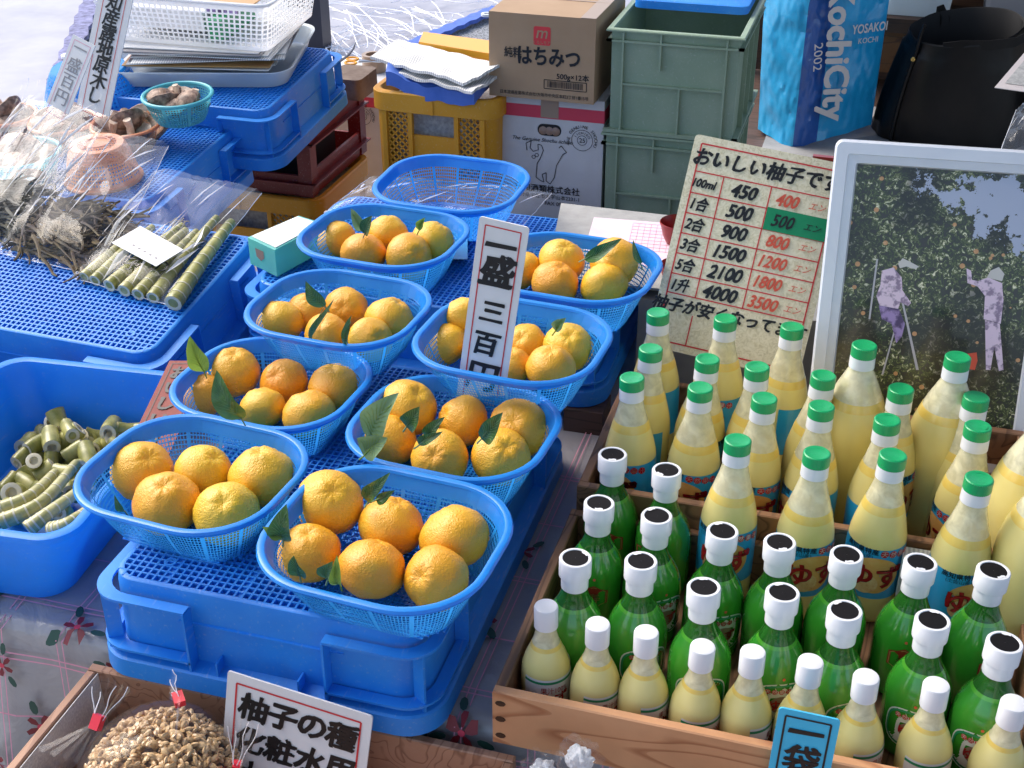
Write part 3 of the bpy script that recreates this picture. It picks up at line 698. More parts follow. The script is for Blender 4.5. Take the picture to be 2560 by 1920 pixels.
def yz_ring(z):
    t = z/BH; k = t**.8
    hx = .084+(BW/2-.004-.084)*k; hy = .064+(BD/2-.004-.064)*k; r = .045+.035*k
    return rrect(hx, hy, min(r, hy-.001), 8, z)
ybase = None
def yuzu_basket(label, M, empty=False):
    global ybase
    if ybase:
        return copy_tree(ybase, M, label)
    t = thing('fruit_basket', label, 'basket', M, 'blue mesh baskets of yuzu')
    zs = [.002]+[.004+i*.0052 for i in range(12)]+[.066, BH]
    mb = open_basket_mesh(yz_ring, zs, 176, 'wall', 'basket_blue', solid_rows=(0, 12, 13), rib_every=11, hole=.3)
    mb.obj('mesh_wall', 'basket_blue', t, kind='stuff')
    fb = MB(); n = 30                                 # floor lattice
    for i in range(n+1):
        x = -.082+.164*i/n; w = .042+.02*math.sqrt(max(0, 1-(x/.0845)**4)); fb.box(x-.0011, x+.0011, -w*.93, w*.93, .0015, .0035)
    for j in range(24):
        y = -.062+.124*j/23; w = .062+.021*math.sqrt(max(0, 1-(y/.065)**4)); fb.box(-w*.93, w*.93, y-.0011, y+.0011, .0016, .0033)
    fb.obj('floor_lattice', 'basket_blue', t, smooth=False, kind='stuff')
    rb = MB(); lp = dense(rrect(BW/2, BD/2, .08, 8, BH), 96); rim_tube(rb, lp, .0052, .8)
    lp2 = dense(rrect(BW/2-.003, BD/2-.003, .073, 8, BH-.002), 96); lp3 = dense(yz_ring(BH*.80), 96)
    rb.loft([lp2, lp3])
    rb.obj('rim', 'basket_blue', t)
    ybase = t; return t
baskets = {}
BZ1, BZ2 = .130, .170
def bp(name, label, u, v, zrim, zbase, rz=-4, tilt=(0, 0), s=1):
    p = atz(u, v, zrim); M = TR(p.x, p.y, zbase, R_(rz), R_(tilt[0]), R_(tilt[1]), s); yuzu_basket(label, M); baskets[name] = (p, zbase)
bp('B1', 'nearest blue basket of yuzu, at the front right corner of the front crate', 836, 1155, BZ1+.012+.074, BZ1+.012, -4, (1.5, 0), 1.02)
bp('B2', 'blue basket of five yuzu at the left front corner of the front crate', 417, 1018, BZ1+.074, BZ1, -5)
bp('B3', 'blue basket with a big leaf on the yuzu, beside the red sign', 588, 823, BZ1+.074, BZ1, -4, s=.98)
bp('B4', 'blue basket of yuzu with many leaves, just below the tall paper sign', 982, 920, BZ1+.074, BZ1, -4, s=1.0)
bp('B5', 'blue basket of greenish yuzu on the step, left of the tall sign', 732, 660, BZ2+.074, BZ2, -4, s=.97)
bp('B6', 'blue basket of yuzu half hidden behind the tall paper sign', 1108, 732, BZ2+.074, BZ2, -4, s=1.0)
bp('B7', 'blue basket of yuzu beside the small teal box', 829, 508, BZ2+.074, BZ2, -4, s=1.0)
bp('B8', 'blue basket of yuzu nearest the price board', 1238, 576, BZ2+.074, BZ2, -4, s=1.0)
bp('B9', 'empty blue basket behind the yuzu, nearest the white carton', 977, 394, BZ2+.082, BZ2+.008, -2, (2, 0), 1.0)

# ================================================================== yuzu
def yuzu_mesh(seed):
    r = random.Random(seed); n, m = 40, 26; mb = MB(); rings = []; off = Vector((seed*3.1, seed*1.7, 0)); nl = r.choice((8, 9, 10))
    for i in range(m+1):
        th = math.pi*i/m; ring = []
        for j in range(n):
            ph = 2*math.pi*j/n; d = Vector((math.sin(th)*math.cos(ph), math.sin(th)*math.sin(ph), math.cos(th)))
            rr = 1+.05*noise.noise(d*1.6+off)+.022*noise.noise(d*5+off)+.012*noise.noise(d*11+off)
            top = max(0, math.cos(th)); k = math.exp(-((th)/.16)**2); k2 = math.exp(-((th-.34)/.2)**2)
            rr += -.10*k+.03*k2*(1+.45*noise.noise(d*7+off))+.012*k2*math.cos(nl*ph+seed)
            kb = math.exp(-((math.pi-th)/.3)**2); rr -= .07*kb
            ring.append(Vector((d.x*rr, d.y*rr, d.z*rr*.87)))
        rings.append(ring)
    mb.loft(rings); return mb.mesh('peel', 'yuzu_peel', True, 180)
YM = [yuzu_mesh(k) for k in range(7)]
cal = MB().lathe([(-.02, .012), (.02, .05), (.05, .07), (.07, .03), (.075, .001)], 7).mesh('stem_scar', 'cut_stem')
RV = F_/K
YZ = {'B1': [(711, 1087, 73), (845, 1138, 71), (982, 1163, 78), (668, 1195, 69), (803, 1230, 74), (942, 1250, 72)],
      'B2': [(307, 1018, 68), (441, 1020, 63), (567, 1030, 72), (360, 1088, 73), (490, 1110, 72)],
      'B3': [(503, 803, 60), (438, 853, 50), (613, 826, 53), (722, 838, 58), (567, 882, 50), (668, 895, 58)],
      'B4': [(881, 880, 64), (843, 950, 59), (1000, 910, 58), (1120, 925, 66), (951, 990, 63), (1082, 988, 65)],
      'B5': [(605, 695, 51), (665, 675, 46), (747, 668, 48), (842, 692, 54), (705, 722, 48), (800, 735, 50)],
      'B6': [(1000, 683, 44), (962, 745, 50), (1135, 745, 47), (1227, 750, 55), (1105, 790, 44), (1190, 795, 55), (1042, 775, 44)],
      'B7': [(727, 518, 44), (837, 505, 45), (935, 522, 48), (785, 548, 50), (883, 555, 52)],
      'B8': [(1125, 585, 46), (1213, 563, 50), (1327, 567, 55), (1199, 612, 52), (1305, 617, 53)]}
wh = {'B1': 'the nearest basket', 'B2': 'the front left basket', 'B3': 'the basket beside the red sign', 'B4': 'the leafy basket below the tall sign', 'B5': 'the greenish basket left of the tall sign', 'B6': 'the basket half hidden by the tall sign', 'B7': 'the basket next to the teal box', 'B8': 'the basket nearest the price board'}
yi = 0
def posword(k, L):
    u = L[k][0]; v = L[k][1]; us = sorted(a[0] for a in L); vm = sum(a[1] for a in L)/len(L)
    row = [a for a in L if (a[1] < vm) == (v < vm)]; row.sort(); i = row.index(L[k]); n = len(row)
    w = 'back' if v < vm else 'front'
    if n == 1: return w+' row, the only one'
    if i == 0: return w+' row, leftmost'
    if i == n-1: return w+' row, rightmost'
    return w+' row, '+(['', 'middle', 'third', 'fourth'][min(i, 3)] if n == 3 else ['', 'second from the left', 'third from the left', 'fourth'][min(i, 3)])
for b, L in YZ.items():
    p0, zb = baskets[b]
    for k, (u, v, r) in enumerate(L):
        D = 1.5
        for _ in range(6):
            Rw = r*D/RV*1.0; p = atz(u, v, zb+.005+Rw*.9)
            lo_, hi_ = p0.y-BD/2+.012+Rw, p0.y+BD/2-.012-Rw*.9
            if p.y > hi_: p = aty(u, v, hi_)
            if p.y < lo_-.012: p = aty(u, v, lo_-.012)
            D = (p-C0).dot(_fw)
        rr = random.Random(yi*13+5)
        tx, ty = rr.uniform(-35, 60), rr.uniform(-45, 45)
        M = Matrix.Translation(p) @ Matrix.Rotation(R_(tx), 4, 'X') @ Matrix.Rotation(R_(ty), 4, 'Y') @ Matrix.Rotation(rr.uniform(0, 6), 4, 'Z') @ Matrix.Scale(Rw*1.0, 4)
        kind = rr.choice(('plump', 'rough-skinned', 'bumpy', 'flattish'))
        t = thing('yuzu', f'{kind} yuzu in {wh[b]}, {posword(k, L)}'.replace(' from the left', ' from left'), 'yuzu', M, 'yuzu in the blue baskets')
        link('peel', YM[yi % 7], t)
        link('stem_scar', cal, t, Matrix.Translation((0, 0, .70)) @ Matrix.Scale(.9, 4)); yi += 1

# ================================================================== leaves
li = 0
def leaf(u0, v0, u1, v1, y, wd=.35, m='leaf', bend=.15, where='', facing=0.):
    global li
    a, b = aty(u0, v0, y), aty(u1, v1, y-.006); d = b-a; L = d.length; d.normalize()
    side = d.cross(Vector((0, -1, .55)).normalized()).normalized(); side = (side*math.cos(facing)+d.cross(side)*math.sin(facing)).normalized(); nr = side.cross(d).normalized()
    if nr.y > 0: nr = -nr
    mb = MB(); N = 12; rows = []
    for i in range(N+1):
        t = i/N; w = L*wd*.5*(math.sin(math.pi*min(1, t**.75))**.85)*(1-.1*t); c = a+d*L*t+nr*(bend*1.3*L*math.sin(math.pi*t*(1.0+.25*math.sin(li*1.7))))+side*(L*.05*math.sin(li*2.3+t*3.2)); w1 = w*.18*math.sin(t*9+li); w2 = w*.18*math.sin(t*8+li*2.1+1)
        rows.append([c-side*w+nr*(w*.35+w1), c-side*w*.5+nr*w*.1, c-nr*w*.06, c+side*w*.5+nr*w*.1, c+side*w+nr*(w*.35+w2)])
    mb.loft(rows, closed=False)
    mb.xf(Matrix.Translation(-a)); 
    t = thing('leaf', f'{where}', 'leaf', Matrix.Translation(a), 'leaves tucked among the yuzu')
    mb.obj('blade', m, t)
    v = MB().tube([Vector((0, 0, 0))-d*.01, Vector((0, 0, 0))]+[d*L*k/6+nr*(bend*L*math.sin(math.pi*k/6)+.0006) for k in range(1, 6)], [.0011, .001, .0009, .0008, .0006, .0005, .0004], 4)
    sv = MB()
    for k in range(2, 9):
        for sg in (-1, 1):
            b_ = rows[k][2]-a; e_ = rows[min(N, k+2)][2+sg]-a; e2 = e_.lerp(rows[min(N, k+3)][2+2*sg]-a, .6); up_ = nr*.0005
            sv.tube([b_+up_, e_+up_, e2+up_], [.00035, .0003, .0002], 3, False)
    sv.obj('side_veins', 'leaf_pale' if m == 'leaf' else 'leaf_light', t, kind='stuff')
    v.obj('midrib', 'leaf_pale' if m == 'leaf' else 'leaf_light', t); li += 1
leaf(441, 803, 410, 725, 1.235, .55, 'leaf_light', .08, 'yellow-green leaf poking out at the left end of the basket beside the red sign')
leaf(522, 905, 468, 805, 1.16, .5, 'leaf', .12, 'big dark glossy leaf lying over the yuzu in the basket beside the red sign')
leaf(795, 1085, 842, 1014, 1.08, .3, 'leaf', .15, 'slender upright green leaf at the back of the nearest yuzu basket')
leaf(812, 1080, 858, 1060, 1.075, .35, 'leaf', .1, 'small dark leaf beside the slender leaf in the nearest basket')
leaf(612, 1168, 618, 1093, 1.0, .5, 'leaf', .12, 'upright leaf at the left rim of the nearest yuzu basket', .3)
leaf(610, 1160, 566, 1141, .995, .5, 'leaf_light', .1, 'light green leaf sticking out over the left rim of the nearest basket')
leaf(648, 1245, 640, 1197, .955, .6, 'leaf', .1, 'small leaf at the front left inside the nearest basket')
leaf(708, 1252, 722, 1207, .955, .55, 'leaf', .15, 'dark leaf between the two front yuzu of the nearest basket')
leaf(735, 1262, 722, 1208, .95, .4, 'leaf_light', .2, 'light curled leaf beside the dark leaf at the front of the nearest basket')
leaf(795, 945, 862, 856, 1.2, .48, 'leaf_pale', .12, 'large pale green leaf at the left of the leafy basket')
leaf(786, 985, 842, 938, 1.18, .6, 'leaf_pale', .12, 'grey-green leaf showing its underside at the left front of the leafy basket')
leaf(878, 922, 908, 878, 1.2, .6, 'leaf', .1, 'dark leaf between two yuzu in the leafy basket')
leaf(922, 948, 958, 905, 1.2, .4, 'leaf', .1, 'middle dark leaf in the leafy basket below the tall sign')
leaf(905, 962, 955, 928, 1.19, .3, 'leaf', .1, 'narrow leaf lying low in the leafy basket')
leaf(1040, 948, 1098, 889, 1.2, .42, 'leaf', .15, 'dark leaf lying on the right yuzu of the leafy basket')
leaf(702, 662, 660, 608, 1.45, .5, 'leaf', .1, 'dark pointed leaf at the back of the greenish basket')
leaf(672, 735, 712, 645, 1.4, .12, 'leaf', .1, 'thin curled leaf crossing the yuzu of the greenish basket')
leaf(742, 745, 766, 682, 1.38, .22, 'leaf', .1, 'narrow upright leaf at the front of the greenish basket')
leaf(1200, 715, 1224, 684, 1.47, .5, 'leaf_pale', .1, 'small pale leaf at the back of the half hidden basket')
leaf(785, 498, 757, 452, 1.72, .5, 'leaf_pale', .1, 'pale leaf standing at the back of the basket by the teal box')
leaf(788, 505, 804, 468, 1.71, .6, 'leaf', .1, 'dark leaf beside the pale one in the basket by the teal box')
leaf(905, 498, 919, 467, 1.72, .45, 'leaf_light', .1, 'small bright leaf behind the yuzu in the basket by the teal box')
leaf(1262, 560, 1346, 517, 1.7, .3, 'leaf', .1, 'long leaf behind the yuzu in the basket nearest the price board')
leaf(1384, 570, 1369, 520, 1.7, .25, 'leaf', .1, 'thin dark leaf at the right end of the basket nearest the price board')
leaf(270, 1105, 245, 1070, 1.02, .35, 'leaf', .1, 'dark twig leaf at the left of the front left basket')

# ================================================================== wooden crates
def plank_crate(name, label, x0, x1, y0, y1, z0, h, th=.012, fm='crate_wood', sm='crate_wood_side', nails=True, front=True, open_left=False):
    t = thing(name, label, 'crate', TR((x0+x1)/2, (y0+y1)/2, z0)); hx, hy = (x1-x0)/2, (y1-y0)/2
    def board(nm, a, m):
        mb = MB(); x0, x1, y0, y1, z0, z1 = a; e = .0015
        mb.loft([[(x0+e, y0+e, z0), (x1-e, y0+e, z0), (x1-e, y1-e, z0), (x0+e, y1-e, z0)], [(x0, y0, z0+e), (x1, y0, z0+e), (x1, y1, z0+e), (x0, y1, z0+e)],
                 [(x0, y0, z1-e), (x1, y0, z1-e), (x1, y1, z1-e), (x0, y1, z1-e)], [(x0+e, y0+e, z1), (x1-e, y0+e, z1), (x1-e, y1-e, z1), (x0+e, y1-e, z1)]], True, True, True)
        return mb.obj(nm, m, t, smooth=False)
    if front:
        f = board('front_board', (-hx, hx, -hy, -hy+th, 0, h), fm)
        if nails:
            for sx in (-1, 1):
                for z in (.18, .5, .8):
                    MB().lathe([(0, .0045), (-.0008, .0045), (-.0008, .0001)], 8).xf(Matrix.Translation((sx*(hx-.009), -hy-.0002, h*z)) @ Matrix.Diagonal((1.3, 1, .8, 1)) @ Matrix.Rotation(R_(-90), 4, 'X')).obj('nail_hole', 'dark_wood', f)
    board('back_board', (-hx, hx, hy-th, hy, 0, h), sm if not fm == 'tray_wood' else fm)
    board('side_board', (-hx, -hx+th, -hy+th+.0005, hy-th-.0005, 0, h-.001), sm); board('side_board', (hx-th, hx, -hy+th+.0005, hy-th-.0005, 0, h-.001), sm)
    MB().box(-hx+th, hx-th, -hy+th, hy-th, .001, .007).obj('bottom_board', sm, t, smooth=False)
    return t
CW = .56
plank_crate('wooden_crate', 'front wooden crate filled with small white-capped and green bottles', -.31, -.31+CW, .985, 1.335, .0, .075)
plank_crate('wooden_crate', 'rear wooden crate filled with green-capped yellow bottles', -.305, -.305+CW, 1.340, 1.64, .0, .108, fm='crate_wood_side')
o = MB().box(.1, .232, 1.30, 1.322, .05, .11).obj('newspaper_wad', 'newsprint', smooth=False); tag(o, 'folded newspaper wad stuffed at the right rear of the front crate', 'newspaper')

# ================================================================== bottles
def wrap(mb_or_mesh, prof, off=.0004, name='label', m=None, parent=None, ang=-90, zoff=0):
    """bend planar art (x right, z up) round a lathe profile; ang = facing direction in degrees"""
    def rad(z):
        for (z0, r0), (z1, r1) in zip(prof[:-1], prof[1:]):
            if z0 <= z <= z1: return r0+(r1-r0)*(z-z0)/max(1e-9, z1-z0)
        return prof[-1][1]
    rm = max(r for z, r in prof)
    vs = [v.co for v in mb_or_mesh.vertices] if hasattr(mb_or_mesh, 'vertices') else [Vector(v) for v in mb_or_mesh.v]
    fs = [tuple(p.vertices) for p in mb_or_mesh.polygons] if hasattr(mb_or_mesh, 'vertices') else mb_or_mesh.f
    out = MB()
    for v in vs:
        z = v.z+zoff; a = R_(ang)+v.x/rm; r = rad(z)+off; out.v.append((r*math.cos(a), r*math.sin(a), z))
    out.f = list(fs)
    return out.obj(name, m, parent)
def art_grid(x0, x1, z0, z1, nx=14, nz=4, inside=None):
    mb = MB(); vs = [(x0+(x1-x0)*i/nx, 0, z0+(z1-z0)*j/nz) for j in range(nz+1) for i in range(nx+1)]
    mb.add(vs, [(j*(nx+1)+i, j*(nx+1)+i+1, (j+1)*(nx+1)+i+1, (j+1)*(nx+1)+i) for j in range(nz) for i in range(nx)]); return mb
def art_disc(cx, cz, rx, rz, n=18, k=2.0):
    mb = MB(); vs = [(cx, 0, cz)]
    for j in (0.5, 1):
        for i in range(n):
            a = 2*math.pi*i/n; c, s = math.cos(a), math.sin(a)
            vs.append((cx+j*rx*math.copysign(abs(c)**(2/k), c), 0, cz+j*rz*math.copysign(abs(s)**(2/k), s)))
    f = [(0, 1+i, 1+(i+1) % n) for i in range(n)]+[(1+i, 1+n+i, 1+n+(i+1) % n, 1+(i+1) % n) for i in range(n)]
    return mb.add(vs, f)
def shift(me, x, z):
    mb = MB(); mb.v = [(v.co.x+x, 0, v.co.z+z) for v in me.vertices]; mb.f = [tuple(p.vertices) for p in me.polygons]; return mb
def ridges(prof_r, z0, z1, n=72, d=.00035):
    return [[((prof_r+(d if j % 2 else 0))*math.cos(2*math.pi*j/n), (prof_r+(d if j % 2 else 0))*math.sin(2*math.pi*j/n), z) for j in range(n)] for z in (z0, z1)]
def juice_bottle(P, ztop_fill, cap_z, cap_r, tall=False):
    t = thing('juice_bottle', '', 'bottle')
    body = [q for q in P if q[0] <= ztop_fill]
    # interpolate fill level radius
    for (a, ra), (b, rb) in zip(P[:-1], P[1:]):
        if a < ztop_fill < b: body.append((ztop_fill, ra+(rb-ra)*(ztop_fill-a)/(b-a)))
    MB().lathe([(0, .001)]+body[:-1], 36).obj('bottle_body', 'juice', t)
    band = [(z, r) for z, r in body if z >= ztop_fill-.012]
    b0 = body[-1]; lo = ztop_fill-.011
    r_lo = next(ra+(rb-ra)*(lo-a)/(b-a) for (a, ra), (b, rb) in zip(P[:-1], P[1:]) if a <= lo <= b)
    mid = [q for q in P if lo < q[0] < ztop_fill]
    MB().lathe([(body[-2][0], body[-2][1])]+[b0, (ztop_fill+.0003, .0005)] if False else [(lo, r_lo+.0003)]+[(z, r+.0003) for z, r in mid]+[(b0[0], b0[1]), (ztop_fill+.0003, .0005)], 36).obj('pulp_layer', 'juice_top', t)
    if lo > body[-2][0]:
        MB().lathe([body[-2], (lo+.0005, r_lo)], 36).obj('bottle_body', 'juice', t)
    neck = [(ztop_fill, b0[1])]+[q for q in P if q[0] > ztop_fill]
    MB().lathe(neck, 36).obj('neck', 'neck_clear', t)
    zr = P[-1][0]
    MB().lathe([(zr-.0035, P[-1][1]), (zr-.003, cap_r+.0006), (zr-.001, cap_r+.0006), (zr, P[-1][1])], 28).obj('neck_ring', 'glass_clear', t)
    return t
def green_cap(t, z, r):
    c = MB().lathe([(z, r+.0004), (z+.0155, r+.0001), (z+.0158, r-.0012)], 30).obj('cap_band', 'cap_white', t)
    mb = MB(); mb.loft(ridges(r-.0001, z+.0158, z+.0295)); mb.lathe([(z+.0295, r), (z+.0306, r-.001), (z+.0308, r-.002), (z+.0302, r-.0035), (z+.0303, .0001)], 36)
    k = mb.obj('cap', 'cap_green', t)
    MB().loft([[(rr*math.cos(R_(a)), rr*math.sin(R_(a)), z+.0306+dz) for rr, dz in ((r*.62, 0), (r*.7, .0003))] for a in range(20, 80, 8)], False).obj('cap_mark', 'cap_green', k)
YP = [(0, .029), (.003, .0325), (.01, .0345), (.105, .0345), (.118, .0335), (.132, .0308), (.146, .0272), (.160, .0232), (.172, .0196), (.182, .0170), (.190, .0155), (.195, .0150)]
def make_yellow(fill=.157):
    t = juice_bottle(YP, fill, .195, .0155); t['label'] = 'x'
    green_cap(t, .1945, .0158)
    lz0, lz1 = .04, .112
    lab = wrap(art_grid(-.075, .075, lz0, lz1, 30, 6), YP, .0003, 'label', 'label_blue', t)
    for cx in (-.002, ):
        wrap(art_disc(cx, .075, .030, .026, 30), YP, .0011, 'label_fruit_print', 'label_fruit', lab)
    wrap(art_disc(-.012, .062, .016, .014), YP, .0014, 'label_slice_print', 'label_slice', lab)
    wrap(shift(text_mesh('ゆず', .034, 'label_red', bold=.035), 0, .074), YP, .0019, 'label_lettering', 'label_red', lab)
    wrap(shift(text_mesh('ゆず', .034, 'ink', bold=.055), 0, .0735), YP, .0017, 'label_lettering', 'ink', lab)
    for k, ch in enumerate('天然果汁'):
        x = .006+k*.0105; z = .107-.001*k
        wrap(art_disc(x, z, .0048, .0048, 14), YP, .0008, 'label_dot', 'label_red', lab)
        wrap(shift(text_mesh(ch, .0082, 'label_white'), x, z), YP, .0011, 'label_lettering', 'label_white', lab)
    wrap(shift(text_mesh('高知県特産', .0085, 'ink', bold=.02), -.022, .109), YP, .0009, 'label_lettering', 'ink', lab)
    wrap(shift(text_mesh('(土佐山産)', .0065, 'ink'), -.022, .1015), YP, .0009, 'label_lettering', 'ink', lab)
    lf = MB().add([(.014, 0, .100), (.02, 0, .097), (.04, 0, .098), (.03, 0, .103)], [(0, 1, 2, 3)])
    wrap(lf, YP, .0006, 'label_leaf_print', 'label_green', lab)
    return t
TP = [(0, .04), (.004, .044), (.012, .046), (.13, .046), (.15, .0445), (.17, .040), (.19, .033), (.205, .027), (.218, .021), (.226, .0175), (.230, .0155), (.234, .0150)]
def make_tall():
    t = juice_bottle(TP, .192, .234, .0155); green_cap(t, .2335, .0158); return t
GP = [(0, .028), (.004, .0335), (.01, .0347), (.068, .0347), (.083, .0330), (.096, .0285), (.108, .0218), (.117, .0174), (.126, .0145), (.134, .0135), (.138, .0133)]
def make_green():
    t = thing('sake_style_bottle', '', 'bottle')
    zf = .112
    MB().lathe([(0, .001)]+[q for q in GP if q[0] <= .108], 36).obj('bottle_body', 'green_milk', t)
    MB().lathe([(.108, .0218), (.112, .0198), (.1122, .0005)], 36).obj('liquid_top', 'green_top', t)
    MB().lathe([(.112, .0198)]+[q for q in GP if q[0] > .112], 36).obj('neck', 'neck_green', t)
    MB().lathe([(.131, .0148), (.1315, .0153), (.1465, .0153), (.1475, .0150)], 32).obj('collar', 'cap_white', t)
    c = MB().lathe([(.1468, .0150), (.148, .0176), (.1485, .0181), (.169, .0181), (.1702, .0172), (.1704, .0146), (.1698, .0141), (.167, .0140)], 36).obj('stopper', 'cap_white', t)
    d = MB().lathe([(.1697, .0141), (.1698, .0001)], 28); d.obj('stopper_recess', 'cap_black', c)
    MB().add([(-.005, .0145, .1706), (.005, .0145, .1706), (.0042, .0112, .1706), (.0015, .0118, .1706), (-.0015, .0108, .1706), (-.0045, .0115, .1706)], [(0, 1, 2, 3, 4, 5)]).obj('torn_tab', 'cap_white', c, smooth=False)
    # oval front label
    L = wrap(art_disc(0, .047, .030, .026, 28, 2.8), GP, .0003, 'label', 'label_white', t)
    mb = MB(); n = 32
    for j in range(n):
        q = []
        for jj in (j, j+1):
            a = 2*math.pi*jj/n; c_, s_ = math.cos(a), math.sin(a); fx, fz = math.copysign(abs(c_)**(2/2.8), c_), math.copysign(abs(s_)**(2/2.8), s_)
            q += [(fx*.0285, 0, .047+fz*.0245), (fx*.0262, 0, .047+fz*.022)]
        mb.add([q[0], q[2], q[3], q[1]], [(0, 1, 2, 3)])
    wrap(mb, GP, .0005, 'label_border', 'label_green', L)
    for k, ch in enumerate('天然果汁'):
        x = -.016+k*.0075
        wrap(art_disc(x, .0625, .0034, .0034, 12), GP, .0005, 'label_dot', 'label_red', L)
        wrap(shift(text_mesh(ch, .006, 'label_white'), x, .0625), GP, .0007, 'label_lettering', 'label_white', L)
    wrap(shift(text_mesh('100%', .006, 'label_red', sx=.8), .0165, .0625), GP, .0005, 'label_lettering', 'label_red', L)
    wrap(art_disc(0, .045, .013, .0115, 18), GP, .0008, 'label_fruit_print', 'bottle_crown', L)
    wrap(shift(text_mesh('ゆず', .015, 'label_red', bold=.05), .001, .045), GP, .0013, 'label_lettering', 'label_red', L)
    # shoulder shield on the other side
    sh = MB().add([(-.017, 0, .068), (-.017, 0, .05), (0, 0, .04), (.017, 0, .05), (.017, 0, .068), (.008, 0, .0705), (0, 0, .075), (-.008, 0, .0705), (0, 0, .056)], [(8, i, (i+1) % 8) for i in range(8)])
    S = wrap(sh, GP, .0005, 'shield_label', 'label_shield', t, ang=90)
    bd = MB(); P8 = [(-.015, .0665), (-.015, .0512), (0, .0425), (.015, .0512), (.015, .0665), (0, .0728)]
    for i in range(6):
        a, b = P8[i], P8[(i+1) % 6]
        line(bd, a[0], a[1], b[0], b[1], .0008, 0)
    wrap(bd, GP, .0008, 'shield_border', 'label_gold', S, ang=90)
    wrap(shift(text_mesh('寿', .016, 'label_gold', bold=.01), 0, .057), GP, .0009, 'shield_lettering', 'label_gold', S, ang=90)
    wrap(art_disc(0, .083, .0018, .0018, 8), GP, .0006, 'red_mark', 'ink_orange', t, ang=90)
    wrap(art_disc(0, .079, .0018, .0018, 8), GP, .0006, 'red_mark', 'ink_orange', t)
    return t
SP = [(0, .022), (.003, .026), (.009, .0278), (.05, .0278), (.062, .0264), (.075, .0226), (.087, .0173), (.096, .0140), (.104, .0121), (.112, .0110), (.115, .0108)]
def make_small():
    t = thing('small_juice_bottle', '', 'bottle')
    MB().lathe([(0, .001)]+[q for q in SP if q[0] <= .087], 32).obj('bottle_body', 'juice', t)
    MB().lathe([(.087, .0173), (.092, .0155), (.0921, .0005)], 32).obj('pulp_layer', 'juice_top', t)
    MB().lathe([(.092, .0155)]+[q for q in SP if q[0] > .092], 32).obj('neck', 'neck_clear', t)
    MB().lathe([(.1125, .0124), (.113, .0132), (.1375, .0133), (.1395, .0124), (.1402, .0105), (.1403, .0001)], 32).obj('cap', 'cap_white', t)
    L = wrap(art_grid(-.036, .036, .02, .058, 20, 4), SP, .0003, 'label', 'label_white', t)
    wrap(art_grid(-.036, .036, .0525, .0555, 20, 1), SP, .0005, 'label_stripe', 'label_green', L)
    wrap(shift(text_mesh('果汁100%', .0095, 'label_red', sx=.8), 0, .044), SP, .0006, 'label_lettering', 'label_red', L)
    wrap(shift(text_mesh('ゆず', .018, 'label_red', bold=.04), 0, .032), SP, .0006, 'label_lettering', 'label_red', L)
    return t
ORD = ['leftmost', 'second from the left', 'third from the left', 'fourth from the left', 'fifth from the left', 'sixth from the left', 'seventh from the left', 'eighth from the left', 'rightmost']
def rowplace(proto, pts, ztop, h, floor, descr, group, rots, yfix=None):
    for i, (u, v) in enumerate(pts):
        p = atz(u, v, ztop); y = p.y if yfix is None else yfix
        rz = rots[i % len(rots)]
        M = TR(p.x, y, floor, R_(rz), R_(rnd.uniform(-1.6, 1.6)), R_(rnd.uniform(-1.6, 1.6)))
        w = ORD[i] if i < len(pts)-1 else 'rightmost'
        pr_ = proto[(i*7+len(pts)) % len(proto)] if isinstance(proto, list) else proto
        if isinstance(proto, list):
            for q_ in proto:
                if q_['label'] in ('', 'x'): pr_ = q_; break
        if pr_['label'] in ('', 'x'): o = pr_; o.matrix_world = M; o['group'] = group
        else: o = copy_tree(pr_, M, group=group)
        o['label'] = descr.format(w)
Yb, Tb, Gb, Sb = [make_yellow(f) for f in (.157, .151, .164, .154)], make_tall(), make_green(), make_small()
rowplace(Sb, [(1183, 1310), (1292, 1340), (1400, 1365), (1513, 1390), (1628, 1410), (1747, 1430), (1878, 1457), (2030, 1480), (2190, 1510)], .149, .14, .008,
         'small white-capped juice bottle behind the front board, {}', 'small white-capped juice bottles', [35, 60, 80, 50, 90, 10, 70, 30, 60])
rowplace(Gb, [(1243, 1200), (1385, 1210), (1530, 1270), (1690, 1280), (1830, 1315), (2017, 1335), (2165, 1385)], .18, .17, .008,
         'white-stoppered green bottle, front green row, {}', 'green bottles with white stoppers', [-40, 30, 12, 25, 40, -5, -8])
rowplace(Gb, [(1290, 1085), (1418, 1110), (1555, 1140), (1693, 1165), (1827, 1190), (1983, 1213), (2140, 1230)], .18, .17, .008,
         'white-stoppered green bottle, second green row, {}', 'green bottles with white stoppers', [190, 40, 30, 200, 195, 180, 215])
rowplace(Gb, [(1328, 980), (1445, 1015)], .18, .17, .008, 'white-stoppered green bottle, short rear row, {}', 'green bottles with white stoppers', [190, 150])
yg = 'green-capped bottles of yellow juice'
rowplace(Yb, [(1590, 950), (1763, 975), (1922, 980), (2110, 1025)], .234, .225, .008, 'green-capped yellow bottle in front of the crate divider, {}', yg, [5, 30, 8, 36])
rowplace(Yb, [(1375, 815), (1512, 832), (1644, 852), (1774, 877), (1924, 900), (2117, 922)], .234, .225, .008, 'green-capped yellow bottle, rear crate first row, {}', yg, [-25, -10, 12, -40, 40, -60])
rowplace(Yb, [(1400, 755), (1521, 770), (1642, 790), (1768, 808), (1948, 838), (2103, 858)], .234, .225, .008, 'green-capped yellow bottle, rear crate second row, {}', yg, [-70, 120, 80, 150, 60, 100])
rowplace(Yb, [(1430, 672), (1569, 687), (1709, 708)], .234, .225, .008, 'green-capped yellow bottle, back row before the price board, {}', yg, [-35, -30, 120])
